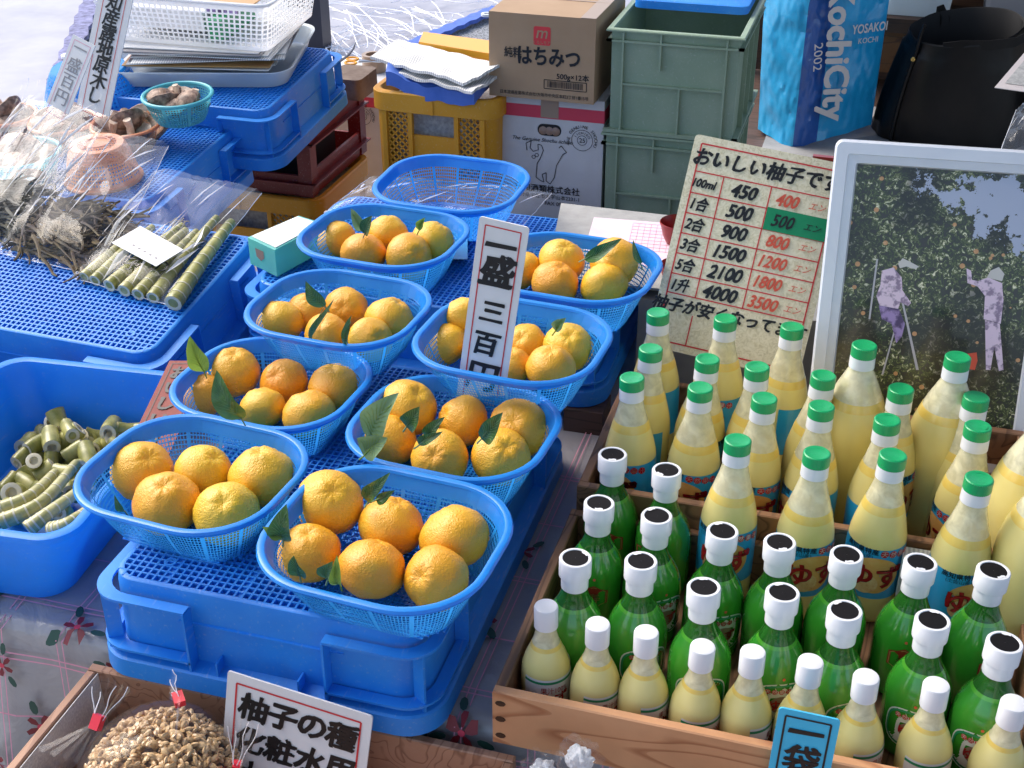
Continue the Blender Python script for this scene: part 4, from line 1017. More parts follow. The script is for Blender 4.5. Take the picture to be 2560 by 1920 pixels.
for i, (u, v, dz) in enumerate(((1868, 745, 0), (2070, 770, 0), (2255, 890, .0), (2290, 990, 0))):
    p = atz(u, v, .272)
    o = Tb if i == 0 else copy_tree(Tb, None)
    o.matrix_world = TR(p.x, p.y, .008, R_(i*40)); o['group'] = 'large green-capped juice bottles'
    o['label'] = ['large wide juice bottle left of the picture frame foot, under the ladder picker', 'large wide juice bottle standing before the middle of the framed picture', 'large juice bottle cut by the right edge, farther one', 'large juice bottle cut by the right edge, nearer one'][i]

# ================================================================== signs
def panel(name, label, M, w, h, m, th=.0022, cat='sign', r=0):
    t = thing(name, label, cat, M)
    MB().loft([rr_xz(w, h, r, 0), rr_xz(w, h, r, th)], True, True, True).obj('board', m, t, smooth=False)
    return t
def rr_xz(w, h, r, y):
    r = max(r, .0008); return [(x+w/2, y, z-h/2) for x, z, _ in rrect(w/2, h/2, r, 4)]
def border(t, w, h, ins, lw, m, name='border_line'):
    mb = MB()
    for a in ((ins, -ins, w-ins, -ins), (w-ins, -ins, w-ins, -h+ins), (w-ins, -h+ins, ins, -h+ins), (ins, -h+ins, ins, -ins)): line(mb, *a, lw, -.0006)
    mb.obj(name, m, t, smooth=False)
# tall white sign
HAND[0] = True
tl, tr, bl = aty(1036, 467, 1.405), aty(1146, 476, 1.405), aty(985, 860, 1.385)
M, w, h = quadM(tl, tr, bl); t = panel('tall_price_sign', 'tall white handwritten paper sign with red border standing between the yuzu baskets', M, w, h, 'paper', r=.004)
border(t, w, h+.03, w*.14, .0016, 'ink_red')
for ch, z, s, kw in (('一', .125, .042, dict(bold=.03)), ('盛', .255, .046, dict(bold=.055)), ('三', .475, .034, dict(bold=.02)), ('百', .655, .036, dict(bold=.03)), ('円', .84, .044, dict(bold=.03))):
    put(ch, t, w*.5, -h*z, s, shear=.12, **kw)
# price board
tl, tr = aty(1503, 289, 1.84), aty(1835, 372, 1.84); bl = aty(1396, 745, 1.70)
M, w, h = quadM(tl, tr, bl); h *= 1.0
t = panel('price_board', 'cream price board ruled in red listing yuzu juice prices, leaning behind the bottles', M, w, h, 'board_paper', r=.006, th=.004)
mb = MB(); i_ = .012; rows = [.045+.0, .175, .275, .375, .475, .570, .665, .745]
line(mb, i_, -i_, w-i_, -i_, .0022); line(mb, i_, -i_, i_, -h+i_, .0022); line(mb, i_, -h+i_, w-i_, -h+i_, .0022); line(mb, w-i_, -i_, w-i_, -h+i_, .0022)
for z in (.165, .265, .36, .455, .55, .645, .735): line(mb, i_, -h*z, w-i_, -h*z, .0018)
for x in (.24, .55): line(mb, w*x, -h*.165, w*x, -h*.735, .0018)
line(mb, w*.25, -h*.82, w*.25, -h+i_, .0018)
mb.obj('ruled_line', 'ink_red', t, smooth=False)
put('おいしい柚子です', t, w*.50, -h*.095, w*.119, bold=.05, shear=.2)
for k, (a, b, c) in enumerate((('100ml', '450', '400エン'), ('1合', '500', '500エン'), ('2合', '900', '800エン'), ('3合', '1500', '1200エン'), ('5合', '2100', '1800エン'), ('1升', '4000', '3500エン'))):
    z = -h*(.215+.0955*k)
    put(a, t, w*.13, z, w*.095 if k else w*.075, bold=.045, shear=.25, sx=.85); put(b, t, w*.39, z, w*.12, bold=.055, shear=.3, sx=.9)
    if k == 1: MB().box(w*.555, w*.95, -.0012, -.0004, z-.016, z+.017).obj('green_tape', 'tape_green', t, smooth=False)
    put(c[:-2], t, w*.67, z, w*.11, m='ink' if k == 1 else 'ink_orange', bold=.012 if k == 1 else .03, shear=.3, sx=.85, y=-.0016)
    put('エン', t, w*.86, z, w*.055, m='ink' if k == 1 else 'ink_orange', shear=.3, y=-.0016)
put('柚子が安くなってます', t, w*.48, -h*.785, w*.1, bold=.05, shear=.25)
# lower white sign
tl, tr, bl = aty(492, 1449, .945), aty(811, 1500, .945), aty(472, 1740, .915)
M, w, h = quadM(tl, tr, bl); t = panel('seed_sign', 'white square handwritten sign with red border in front of the front crate', M, w, h, 'paper', r=.003)
border(t, w, h, w*.07, .0022, 'ink_red')
for k, ch in enumerate('柚子の種'): put(ch, t, w*(.2+.205*k), -h*.20, .037, bold=.055, shear=.15)
for k, ch in enumerate('化粧水用'): put(ch, t, w*(.2+.205*k), -h*.44, .037, bold=.055, shear=.15)
for k, ch in enumerate('大袋百円'): put(ch, t, w*(.2+.205*k), -h*.68, .037, bold=.055, shear=.15)
# blue card
tl, tr, bl = aty(1683, 1528, .978), aty(1813, 1572, .978), aty(1648, 1725, .968)
M, w, h = quadM(tl, tr, bl); t = panel('blue_price_card', 'bright blue card with black brush writing against the wooden crate front', M, w, h, 'paper_blue', r=.004)
border(t, w, h, w*.13, .002, 'ink')
put('一', t, w*.5, -h*.2, .036, bold=.03, shear=.1); put('袋', t, w*.5, -h*.48, .036, bold=.025, shear=.1); put('百', t, w*.5, -h*.8, .03, bold=.02)
# dark red sign
tl, tr, bl = aty(366, 779, 1.42), aty(450, 790, 1.42), aty(286, 945, 1.26)
M, w, h = quadM(tl, tr, bl); h *= 1.2
t = panel('red_sign', 'dark red slip with black writing wedged between the blue tub and the yuzu', M, w, h, 'paper_red')
border(t, w, h+.05, w*.12, .0012, 'ink')
for k, ch in enumerate('おいしい百'): put(ch, t, w*(.42), -h*(.14+.17*k), .03, bold=.05)
# top-left signs
tl, tr, bl = aty(222, -62, 2.1), aty(300, -66, 2.1), aty(166, 225, 2.04)
M, w, h = quadM(tl, tr, bl); t = panel('mushroom_sign', 'long white handwritten strip with red border standing among the mushroom baskets', M, w, h, 'paper')
border(t, w, h+.02, w*.18, .0012, 'ink_red')
for k, ch in enumerate('高知産露地原木し'): put(ch, t, w*.5, -h*(.06+.118*k), .034, bold=.012, shear=.1)
tl, tr, bl = aty(158, 74, 1.98), aty(214, 78, 1.98), aty(100, 222, 1.93)
M, w, h = quadM(tl, tr, bl); t = panel('small_faded_sign', 'faded white price strip seen through clear plastic, left of the mushroom strip', M, w, h, 'paper')
border(t, w, h+.02, w*.14, .001, 'ink_pink')
for k, ch in enumerate('一盛百円'): put(ch, t, w*.5, -h*(.13+.235*k), .03, m='ink_grey')
HAND[0] = False
# ================================================================== framed picture
tl, tr, bl = aty(1806, 300, 1.75), aty(2330, 358, 1.75), aty(1752, 800, 1.66)
M, w, h = quadM(tl, tr, bl); h += .12
t = thing('framed_picture', 'large white-framed photograph of people picking yuzu from ladders', 'picture frame', M)
fw_ = .032; mo = MB()
def ringxz(ins, y, r): return [(x+w/2, y, z-h/2) for x, z, _ in rrect(w/2-ins, h/2-ins, r, 4)]
mo.loft([ringxz(0, .014, .01), ringxz(0, -.004, .01), ringxz(.003, -.007, .008), ringxz(.018, -.007, .004), ringxz(.019, -.005, .003), ringxz(.030, -.003, .003), ringxz(fw_, .003, .001)])
mo.obj('moulding', 'frame_white', t, auto=20)
ph = MB().add([(fw_-.002, 0, -h+fw_), (w-fw_, 0, -h+fw_), (w-fw_, 0, -fw_), (fw_-.002, 0, -fw_)], [(0, 1, 2, 3)])
ph.v = [(x-fw_, 0, z+h) for x, y, z in ph.v]
ph.obj('print', 'orchard_print', t, smooth=False).matrix_local = Matrix.Translation((fw_, .003, -h))
mat('pr_shirt', (.78, .62, .76), .4, (.3, .22, .33), 85, contrast=(.5, .6)); mat('pr_trousers', (.36, .26, .52), .4, (.08, .05, .14), 60, contrast=(.45, .58)); mat('pr_hat', (.62, .6, .58), .4); mat('pr_skin', (.4, .24, .18), .5); mat('pr_ladder', (.5, .48, .52), .4)
Mi = M.inverted(); yb = [0]
def fp(u, v):      # photograph point -> point on the print
    n = (M.to_3x3() @ Vector((0, 1, 0))); p = Mi @ atp(u, v, M.translation, n); return p
def poly(name, pts, m, dy):
    P = [fp(u, v) for u, v in pts]; MB().add([(p.x, .0024-dy, p.z) for p in P], [tuple(range(len(P)))[::-1]]).obj(name, m, t, smooth=False)
poly('printed_ladder', [(1935, 700), (1938, 700), (1908, 810), (1904, 810)], 'pr_ladder', 0); poly('printed_ladder', [(1945, 640), (1949, 640), (1985, 800), (1979, 800)], 'pr_ladder', .0001)
poly('printed_ladder', [(1893, 560), (1897, 560), (1880, 690), (1876, 690)], 'pr_ladder', 0)
poly('printed_shirt', [(1905, 585), (1930, 578), (1948, 600), (1950, 640), (1940, 668), (1900, 660), (1893, 640), (1902, 615)], 'pr_shirt', .0002)
poly('printed_shirt', [(1938, 610), (1958, 640), (1968, 655), (1962, 662), (1938, 650)], 'pr_shirt', .0003)
poly('printed_hat', [(1940, 570), (1950, 558), (1966, 566), (1985, 576), (1978, 582), (1958, 576), (1944, 580)], 'pr_hat', .0003)
poly('printed_trousers', [(1898, 660), (1942, 668), (1955, 700), (1948, 728), (1936, 742), (1926, 700), (1905, 690)], 'pr_trousers', .0002)
poly('printed_shirt', [(2105, 610), (2135, 600), (2165, 612), (2168, 650), (2162, 700), (2125, 690), (2128, 640)], 'pr_shirt', .0002)
poly('printed_shirt', [(2088, 580), (2098, 585), (2100, 605), (2135, 612), (2130, 625), (2090, 612)], 'pr_shirt', .0003)
poly('printed_hat', [(2132, 600), (2140, 585), (2158, 577), (2170, 592), (2165, 608)], 'pr_hat', .0003)
poly('printed_trousers', [(2128, 692), (2160, 700), (2165, 760), (2168, 800), (2158, 802), (2148, 750), (2140, 800), (2130, 800)], 'pr_shirt', .0001)
poly('printed_bucket', [(2088, 765), (2110, 762), (2112, 780), (2106, 800), (2092, 798)], 'ink_orange', .0002)

# ================================================================== solid blue tub and its cut bamboo shoots
mat('tub_inner', (.01, .2, .74), .4)
p_fr, p_rr, p_rl = atz(152, 1158, .125), atz(418, 820, .125), atz(28, 778, .125)
dx = (p_rr-p_rl); tw = dx.length+.03; ang = math.atan2(dx.y, dx.x); td = (p_rr-p_fr).length+.03
xv = Vector((math.cos(ang), math.sin(ang), 0)); yv = Vector((-xv.y, xv.x, 0)); tcn = p_rr-xv*(tw/2-.015)-yv*(td/2-.01); tcn.z = .003
tt = thing('blue_tub', 'deep solid blue tub holding cut bamboo shoots', 'tub', Matrix.Translation(tcn) @ Matrix.Rotation(ang, 4, 'Z'))
hx, hy = tw/2, td/2; H_ = .125
MB().loft([rrect(hx-.052, hy-.04, .035, 8, 0), rrect(hx-.046, hy-.035, .04, 8, .004), rrect(hx-.008, hy-.008, .04, 8, H_-.01), rrect(hx, hy, .045, 8, H_-.008), rrect(hx, hy, .045, 8, H_), rrect(hx-.006, hy-.006, .04, 8, H_+.002), rrect(hx-.013, hy-.013, .036, 8, H_), rrect(hx-.05, hy-.038, .035, 8, .008), rrect(hx-.06, hy-.05, .03, 8, .006)], True, True, True).obj('shell', 'tub_blue', tt)
MB().box(.05, .054, -hy+.0, -hy+.01, H_-.03, H_-.01).obj('rim_lug', 'tub_blue', tt, smooth=False)
TM = tt.matrix_world.copy()
p2 = atz(-130, 800, .125)
t2 = copy_tree(tt, TR(p_rl.x-.30, p_rl.y-.13, .003, ang), 'second solid blue tub, only its rim corner showing at the left edge')
# segments of shoot : hollow tubes
def shoot_piece(L, r, seed):
    rr = random.Random(seed); mb = MB(); n = 14; e = rr.uniform(.8, 1); st = 5
    def ring(x, q, sq=1): return [(x, q*math.cos(2*math.pi*j/n)*sq, q*math.sin(2*math.pi*j/n)) for j in range(n)]
    mb.loft([ring(-L/2+L*i/st, r*(1+.05*math.sin(i*1.3+seed)), e) for i in range(st+1)]); me1 = mb.mesh('skin', 'stalk')
    m2 = MB(); 
    for x, sg in ((-L/2, 1), (L/2, -1)):
        k = r*(1+.05*math.sin((0 if sg > 0 else st)*1.3+seed))
        m2.loft([ring(x-.0003*sg, k, e), ring(x-.0006*sg, k*.92, e), ring(x-.0004*sg, k*.55, e), ring(x+sg*L*.3, k*.45, e)])
        m2.loft([ring(x+sg*L*.3, k*.45, e), ring(x+sg*L*.3, .0002, e)])
    return me1, m2.mesh('cut_end', 'stalk_end')
SPm = [shoot_piece(.018+.0042*k, .0112+.0012*(k % 3), k) for k in range(6)]
cell = 0; rr = random.Random(11)
pcs = [(75, 1000), (95, 935), (125, 905), (145, 885), (165, 905), (150, 945), (190, 905), (208, 935), (185, 950), (160, 975), (215, 965), (240, 925), (255, 945), (270, 930), (60, 960), (110, 1000), (130, 985), (190, 985), (85, 1060), (110, 1070), (30, 1065), (20, 1045), (60, 1045), (85, 1090), (130, 1090), (10, 1100), (40, 1100), (175, 1060), (150, 1055), (230, 990), (200, 1010), (60, 1120), (100, 1020), (140, 1020), (5, 1070), (45, 1080), (120, 1115), (255, 965), (235, 960), (50, 985), (80, 960), (110, 950), (170, 1010), (95, 1105), (165, 1035), (20, 1120), (150, 930)]
pcs += [(290, 915), (300, 940), (315, 925), (285, 950), (330, 905), (275, 905)]+[(u+rr.uniform(-14, 14), v+rr.uniform(-12, 12)) for u, v in pcs[::2]]
for k, (u, v) in enumerate(pcs):
    lay = rr.uniform(.03, .068) if k < 52 else rr.uniform(.018, .035); p = atz(u, v, lay); q = TM.inverted() @ p
    lim = hx-.062, hy-.055
    q.x = max(-lim[0], min(lim[0], q.x)); q.y = max(-lim[1], min(lim[1], q.y)); p = TM @ q
    t = thing('bamboo_shoot_piece', f"{'long' if k % 6 > 3 else 'short' if k % 6 < 2 else 'mid-length'} cut shoot piece, {'buried ' if k >= 52 else ''}{'back' if v < 950 else 'middle' if v < 1050 else 'front'} {'left' if u < 60 else 'centre' if u < 170 else 'right'} of the heap in the blue tub", 'bamboo shoot', Matrix.Translation(p) @ Matrix.Rotation(rr.uniform(0, 6.28), 4, 'Z') @ Matrix.Rotation(rr.uniform(-.9, .3), 4, 'Y'), 'cut bamboo shoot pieces in the blue tub')
    a, b = SPm[k % 6]; link('skin', a, t); link('cut_end', b, t)
def stalk(pts, r0, r1, label, group, m='stalk', rings=9, parent=None, thingit=True):
    P = [Vector(p) for p in pts]; N = 26
    def pt(t):
        x = t*(len(P)-1); i = min(int(x), len(P)-2); f = x-i
        a, b, c, d = P[max(i-1, 0)], P[i], P[i+1], P[min(i+2, len(P)-1)]
        return .5*((2*b)+(c-a)*f+(2*a-5*b+4*c-d)*f*f+(3*b-a-3*c+d)*f**3)
    o = pt(0); ps = [pt(i/N)-o for i in range(N+1)]; rads = []
    for i in range(N+1):
        t = i/N; r = r0+(r1-r0)*t; r *= 1+.06*abs(math.sin(t*rings*math.pi)); rads.append(r)
    t = thing('bamboo_shoot', label, 'bamboo shoot', Matrix.Translation(o), group)
    MB().tube(ps, rads, 10).obj('skin', m, t)
    for k in range(1, rings):
        q = k/rings; c = pt(q)-o; d = (pt(min(1, q+.02))-pt(q-.02)).normalized(); r = r0+(r1-r0)*q
        MB().tube([c-d*.0012, c+d*.0012], [r*1.09, r*1.07], 10).obj('node_ring', 'node_ring', t)
    e = MB(); d = (ps[1]-ps[0]).normalized(); u = d.orthogonal().normalized(); w_ = d.cross(u)
    e.loft([[ps[0]-d*.0004+(u*math.cos(a)+w_*math.sin(a))*rads[0]*f+d*dd for a in [2*math.pi*j/12 for j in range(12)]] for f, dd in ((1.0, 0), (.95, -.0004), (.6, 0), (.5, .02), (.02, .02))])
    e.obj('cut_end', 'stalk_end', t); return t
for k, (a, b, c) in enumerate((((0, 1150), (90, 1085), (165, 1000)), ((60, 1165), (110, 1105), (200, 1040)), ((110, 1168), (150, 1130), (215, 1085)), ((-30, 1130), (60, 1075), (120, 1020)))):
    pts = [atz(a[0], a[1]-22, .075), atz(*b, .085), atz(c[0], c[1], .08)]
    for q in pts:
        l = TM.inverted() @ q; l.x = min(l.x, hx-.04); l.y = max(l.y, -hy+.045); q[:] = TM @ l
    stalk(pts, .011, .006, 'long ringed bamboo shoot lying across the cut pieces, number %s from the rim' % ['one', 'two', 'three', 'four'][k] if False else ['long ringed shoot lying in the middle of the tub', 'long ringed shoot nearest the crate', 'short ringed shoot tucked along the tub front', 'long ringed shoot farthest to the left in the tub'][k], 'long shoots in the blue tub', 'stalk_pale')

# ================================================================== left crates
def crate_frame(o, az, tilt): return Matrix.Translation(o) @ Matrix.Rotation(R_(-az), 4, 'Z') @ Matrix.Rotation(R_(tilt), 4, 'X')
# C3 : mesh-top front-right corner
def place_crate(corner_uv, zc, az, tilt, Wd, Dp, label, seed, corner='FR', h=.11):
    c = atz(*corner_uv, zc); R = (Matrix.Rotation(R_(-az), 4, 'Z') @ Matrix.Rotation(R_(tilt), 4, 'X'))
    sx = 1 if 'R' in corner else -1; sy = -1 if 'F' in corner else 1
    loc = Vector((sx*(Wd/2-.024), sy*(Dp/2-.024), h+.015)); o = c-(R @ loc)
    M = Matrix.Translation(o) @ R; blue_crate(Wd, Dp, label, M, seed=seed, h=h); return M
MC3 = place_crate((322, 770), .135, 2.5, 9, .60, .385, 'upturned blue crate sloping up under the bags of fern and bamboo shoots', 3)
MC4 = place_crate((516, 268), .155, 0, 4, .62, .44, 'upturned blue crate under the mushroom baskets', 4, corner='BR')
MC5 = place_crate((574, 242), .20, 0, 5, .52, .42, 'upturned blue crate under the white basket and paper tray', 5)
def onM(M, u, v, dz=0, h=.11):
    n = M.to_3x3() @ Vector((0, 0, 1)); o = M @ Vector((0, 0, h+.0155+dz)); return atp(u, v, o, n)

# ---- clear bags
def pillow_bag(name, label, quad, hgt, m='bag_film', seed=0, cat='plastic bag', group=None, n=26, crink=.006, lift=.0, glints=16):
    A, B, C, D = [Vector(q) for q in quad]   # bottom-left, bottom-right, top-right, top-left
    nrm = (B-A).cross(D-A).normalized()
    t = thing(name, label, cat, Matrix.Translation(A), group)
    off = Vector((seed*5.3, seed, 0))
    for sgn in (1, 0):
        vs = []
        for i in range(n+1):
            for j in range(n+1):
                a, b = j/n, i/n; p = A.lerp(B, a).lerp(D.lerp(C, a), b)
                e = min(1, 6*min(a, 1-a))*min(1, 7*b)*(1-max(0, b-.6)*2.2 if b > .6 else 1)
                rid = abs(noise.noise(Vector((a*5, b*2.2, 0))+off)); rid2 = abs(noise.noise(Vector((a*11+b*6, b*4, 3))+off))
                hh = (hgt*max(0, e)**.5+crink*.45*(1-rid*3)+crink*.25*(1-rid2*3))*sgn+.001+lift*b
                vs.append(p+nrm*hh-A)
        mb = MB().add(vs, [(i*(n+1)+j, i*(n+1)+j+1, (i+1)*(n+1)+j+1, (i+1)*(n+1)+j) for i in range(n) for j in range(n)])
        mb.obj('film_front' if sgn else 'film_back', m, t, auto=25)
    # white ribbons laid over the film in place of highlights on its folds
    cr = random.Random(seed*7+1); fm = MB(); ex, ey = (B-A), (D-A)
    for k in range(glints):
        a0 = cr.uniform(.04, .95); b0 = cr.uniform(.0, .7); L_ = cr.uniform(.12, .5); dv = cr.gauss(0, .10)+.08; w_ = cr.uniform(.004, .028)*(.6 if L_ > .35 else 1)
        a1, b1 = min(.98, max(.02, a0+dv*L_*2)), min(.99, b0+L_)
        def P(a_, b_, up): return A.lerp(B, a_).lerp(D.lerp(C, a_), b_)-A+nrm*(hgt*max(0, min(1, 6*min(a_, 1-a_))*min(1, 7*b_)*(1-max(0, b_-.6)*2.2 if b_ > .6 else 1))**.5+crink*.5+lift*b_+up)
        w_ *= 1.0 if k % 5 == 0 else .45
        m_ = cr.uniform(.25, .7); am, bm = a0+(a1-a0)*m_, b0+(b1-b0)*m_
        fm.add([P(a0, b0, .001), P(am+w_, bm, .004), P(a1, b1, .001), P(am-w_*cr.uniform(-.3, .5), bm+.02, .002)], [(0, 1, 2), (0, 2, 3)])
    if glints: fm.obj('crease', 'crease', t, smooth=False, kind='stuff')
    # sealed hems
    hem = MB()
    for p, q in ((A, B), (B, C), (A, D)):
        hem.tube([p.lerp(q, k/14)-A+nrm*(.0025+lift*(0 if p is A and q is B else k/14)+.003*noise.noise(Vector((k*.5, seed, 1)))) for k in range(15)], .0007, 4)
    hem.obj('hem', 'crease', t)
    return t
# bamboo shoots in bag on C3
q = [onM(MC3, 157, 602, .003), onM(MC3, 372, 664, .003), onM(MC3, 566, 420, .01), onM(MC3, 335, 372, .01)]
bsx = [((183, 603), (330, 470), .0075), ((215, 618), (372, 470), .008), ((248, 628), (398, 480), .0085), ((282, 634), (425, 475), .0085), ((312, 640), (450, 520), .009), ((345, 652), (480, 470), .0105)]
bsx = [((182, 598), (300, 500), .0085), ((205, 606), (330, 490), .009), ((236, 617), (395, 487), .010), ((268, 628), (402, 497), .010), ((298, 636), (425, 500), .0095), ((330, 643), (468, 470), .0095), ((340, 652), (482, 470), .0125), ((374, 655), (500, 480), .0125)]
for k, (a, b, r) in enumerate(bsx[:8]):
    pa, pb = onM(MC3, *a, r+.001), onM(MC3, *b, r+.001); mid = pa.lerp(pb, .5)+Vector((0, 0, .003))
    if k == 6: continue
    stalk([pa, mid, pb], r*1.12, r*.62, ['pale', 'pale', 'yellowish', 'split', 'greenish', 'dull', 'thick', 'thick ringed'][k]+' bamboo shoot inside the clear bag, '+ORD[min(k, 6)], 'bamboo shoots in the clear bag', 'stalk' if k % 3 else 'stalk_pale', rings=10)
pillow_bag('shoot_bag', 'clear crinkled bag of peeled bamboo shoots with a white card', q, .026, seed=1, crink=.007, glints=26)
# white card
tl, tr, bl = onM(MC3, 345-25, 487-5, .036), onM(MC3, 395, 540, .036), onM(MC3, 240, 523, .036)
cd_ = [onM(MC3, *c_, .040) for c_ in ((303, 488), (396, 539), (337, 575), (241, 524))]
x = (cd_[1]-cd_[0]); y_ = cd_[3]-cd_[0]; t = thing('name_card', 'small white printed card lying on the bag of bamboo shoots', 'card', Matrix.Translation(cd_[0]))
MB().add([p-cd_[0] for p in cd_]+[p-cd_[0]-Vector((0, 0, .0008)) for p in cd_], [(3, 2, 1, 0), (4, 5, 6, 7), (0, 1, 5, 4), (1, 2, 6, 5), (2, 3, 7, 6), (3, 0, 4, 7)]).obj('card_stock', 'paper', t, smooth=False)
lm = MB()
for r_ in range(6):
    for c_ in range(9):
        f0 = .12+.08*r_*.8; a0 = .1+.055*c_
        p = x*a0+y_*f0+Vector((0, 0, .0003)); lm.add([p, p+x*.03, p+x*.03+y_*.018, p+y_*.018], [(0, 1, 2, 3)])
for c_ in range(5):
    p = x*(.3+.13*c_)+y_*.68+Vector((0, 0, .0003)); lm.add([p, p+x*.05, p+x*.05+y_*.06, p+y_*.06], [(0, 1, 2, 3)])
lm.obj('printed_text', 'ink_grey', t, smooth=False)
# marker scribble on bag: 竹の子
for ch, (u, v) in (('竹', (385, 483)), ('の', (345, 575)), ('子', (285, 570))):
    p = onM(MC3, u, v, .033); me = text_mesh(ch, .034, 'ink', bold=0)
    o = link('lettering', me, None, Matrix.Translation(p) @ Matrix.Rotation(R_(8), 4, 'Z') @ Matrix.Rotation(R_(-75), 4, 'X')); bag = [b for b in bpy.data.objects if b.name.startswith('shoot_bag')][0]
    o.parent = bag; o.matrix_parent_inverse = Matrix.Translation(-q[0])
# fern bags
def fern_pile(parent_label, M, quad, n, m, seed, h=.03, r=(.0020, .0040)):
    rr = random.Random(seed); A, B, C, D = quad; nr = (B-A).cross(D-A).normalized(); mb = MB(); t = thing('fern_shoots', parent_label, 'fern shoots', Matrix.Translation(A))
    for k in range(n):
        a, b = rr.random(), rr.random(); c = A.lerp(B, a).lerp(D.lerp(C, a), b)
        edge = min(a, 1-a, b, 1-b)*4; z = rr.uniform(.003, max(.006, h*min(1, edge)**.6)); th = rr.gauss(.1, .55); L = rr.uniform(.03, .075); cv = rr.uniform(-1.2, 1.2)
        ex, ey = (B-A).normalized(), (D-A).normalized(); pts = []; p = c+nr*z
        for i in range(8):
            pts.append(p-A); th += cv*.12+(.5*rr.choice((-1, 1)) if i > 5 and k % 4 == 0 else 0); p = p+(ex*math.cos(th)+ey*math.sin(th))*L/7+nr*rr.uniform(-.002, .002)
            s_ = (p-A); da = s_.dot(ex)/(B-A).length; 
            if da < .02 or da > .98: break
        if len(pts) > 2:
            r0 = rr.uniform(*r); mb.tube(pts, [r0*(1-.07*i) for i in range(len(pts))], 5)
    mb.obj('fern_stem', m, t, kind='stuff'); return t
qf = [onM(MC3, 2, 542, .002), onM(MC3, 218, 590, .002), onM(MC3, 275, 470, .004), onM(MC3, 90, 425, .004)]
fern_pile('heap of brown-green fern stems inside the clear bag next to the bamboo shoots', MC3, qf, 420, 'fern', 5, .034)
qb = [onM(MC3, -8, 548, .003), onM(MC3, 222, 600, .003), onM(MC3, 365, 318, .01), onM(MC3, 150, 300, .01)]
pillow_bag('fern_bag', 'clear bag of brown fern stems left of the bamboo shoot bag', qb, .040, seed=2, crink=.008)
qg = [onM(MC3, -110, 505, .002), onM(MC3, 55, 520, .002), onM(MC3, 120, 425, .004), onM(MC3, -40, 395, .004)]
fern_pile('grey-green heap of fern tips at the left edge in a clear bag', MC3, qg, 300, 'fern_far', 6, .04, (.0022, .004))
qh = [onM(MC3, -130, 510, .003), onM(MC3, 70, 530, .003), onM(MC3, 245, 240, .05), onM(MC3, 60, 215, .05)]
pillow_bag('fern_bag', 'clear bag of grey-green fern tips cut by the left edge', qh, .045, seed=3, crink=.009, m='film')

# ---- round baskets and mushrooms
def round_basket(label, p, r, h, m, group, inverted=False, holes=72, rows=9, parent_M=None, ell=1.0):
    t = thing('round_basket', label, 'basket', None, group)
    rb = r*.68
    def ring(z): k = (z/h)**.75; rr_ = rb+(r-.002-rb)*k; return [(rr_*math.cos(2*math.pi*j/48), rr_*math.sin(2*math.pi*j/48)*ell, z) for j in range(48)]
    zs = [.001]+[h*(.04+.84*i/rows) for i in range(rows+1)]+[h]
    open_basket_mesh(ring, zs, holes, '', m, solid_rows=(0, rows+1), rib_every=9, hole=.42 if not inverted else .5).obj('mesh_wall', m, t, kind='stuff')
    mb = MB(); rim_tube(mb, dense(ring(h), 48), .0042, .9); mb.obj('rim', m, t)
    fm = MB(); fm.loft([[(rb*f*math.cos(2*math.pi*j/40), rb*f*math.sin(2*math.pi*j/40)*ell, .0012) for j in range(40)] for f in (1, .72)])
    fm.loft([[(rb*f*math.cos(2*math.pi*j/40), rb*f*math.sin(2*math.pi*j/40)*ell, zz) for j in range(40)] for f, zz in ((.5, .0006), (.5, -.002), (.46, -.002), (.46, .0006), (.02, .0006))])
    for k in range(20):
        a = 2*math.pi*k/20; fm.tube([(rb*.5*math.cos(a), rb*.5*ell*math.sin(a), .001), (rb*.74*math.cos(a), rb*.74*ell*math.sin(a), .001)], .0012, 4)
    fm.obj('base_disc', m, t)
    M = Matrix.Translation(p)
    if parent_M is not None: M = M @ parent_M.to_3x3().to_4x4()
    if inverted: M = M @ Matrix.Translation((0, 0, h+.004)) @ Matrix.Rotation(math.pi, 4, 'X')
    t.matrix_world = M; return t
def mushroom(seed):
    rr = random.Random(seed); cap = MB(); n = 18; off = Vector((seed*2.7, 0, 0))
    prof = [(0.001, .55), (.35, .52), (.7, .38), (.95, .12), (1.0, -.05), (.93, -.1)]
    def rg(rad, z): return [Vector((rad*math.cos(2*math.pi*j/n)*(1+.1*noise.noise(Vector((math.cos(2*math.pi*j/n), math.sin(2*math.pi*j/n), 0))*1.3+off)), rad*math.sin(2*math.pi*j/n)*(1+.1*noise.noise(Vector((math.cos(2*math.pi*j/n), math.sin(2*math.pi*j/n), 5))*1.3+off)), z+.1*rad*noise.noise(Vector((2*math.cos(2*math.pi*j/n), 2*math.sin(2*math.pi*j/n), z))+off))) for j in range(n)]
    cap.loft([rg(a, b) for a, b in prof]); gl = MB(); gl.loft([rg(a, b) for a, b in ((.93, -.1), (.7, .1), (.25, .2), (.2, .18), (.001, .18))])
    st = MB(); st.tube([(0, 0, .2), (.05, 0, -.25), (.12, .05, -.65)], [.2, .17, .2], 8)
    return cap.mesh('cap', 'mushroom_brown'), gl.mesh('gills', 'mushroom_gill'), st.mesh('stem', 'mushroom_gill')
MM = [mushroom(k) for k in range(5)]
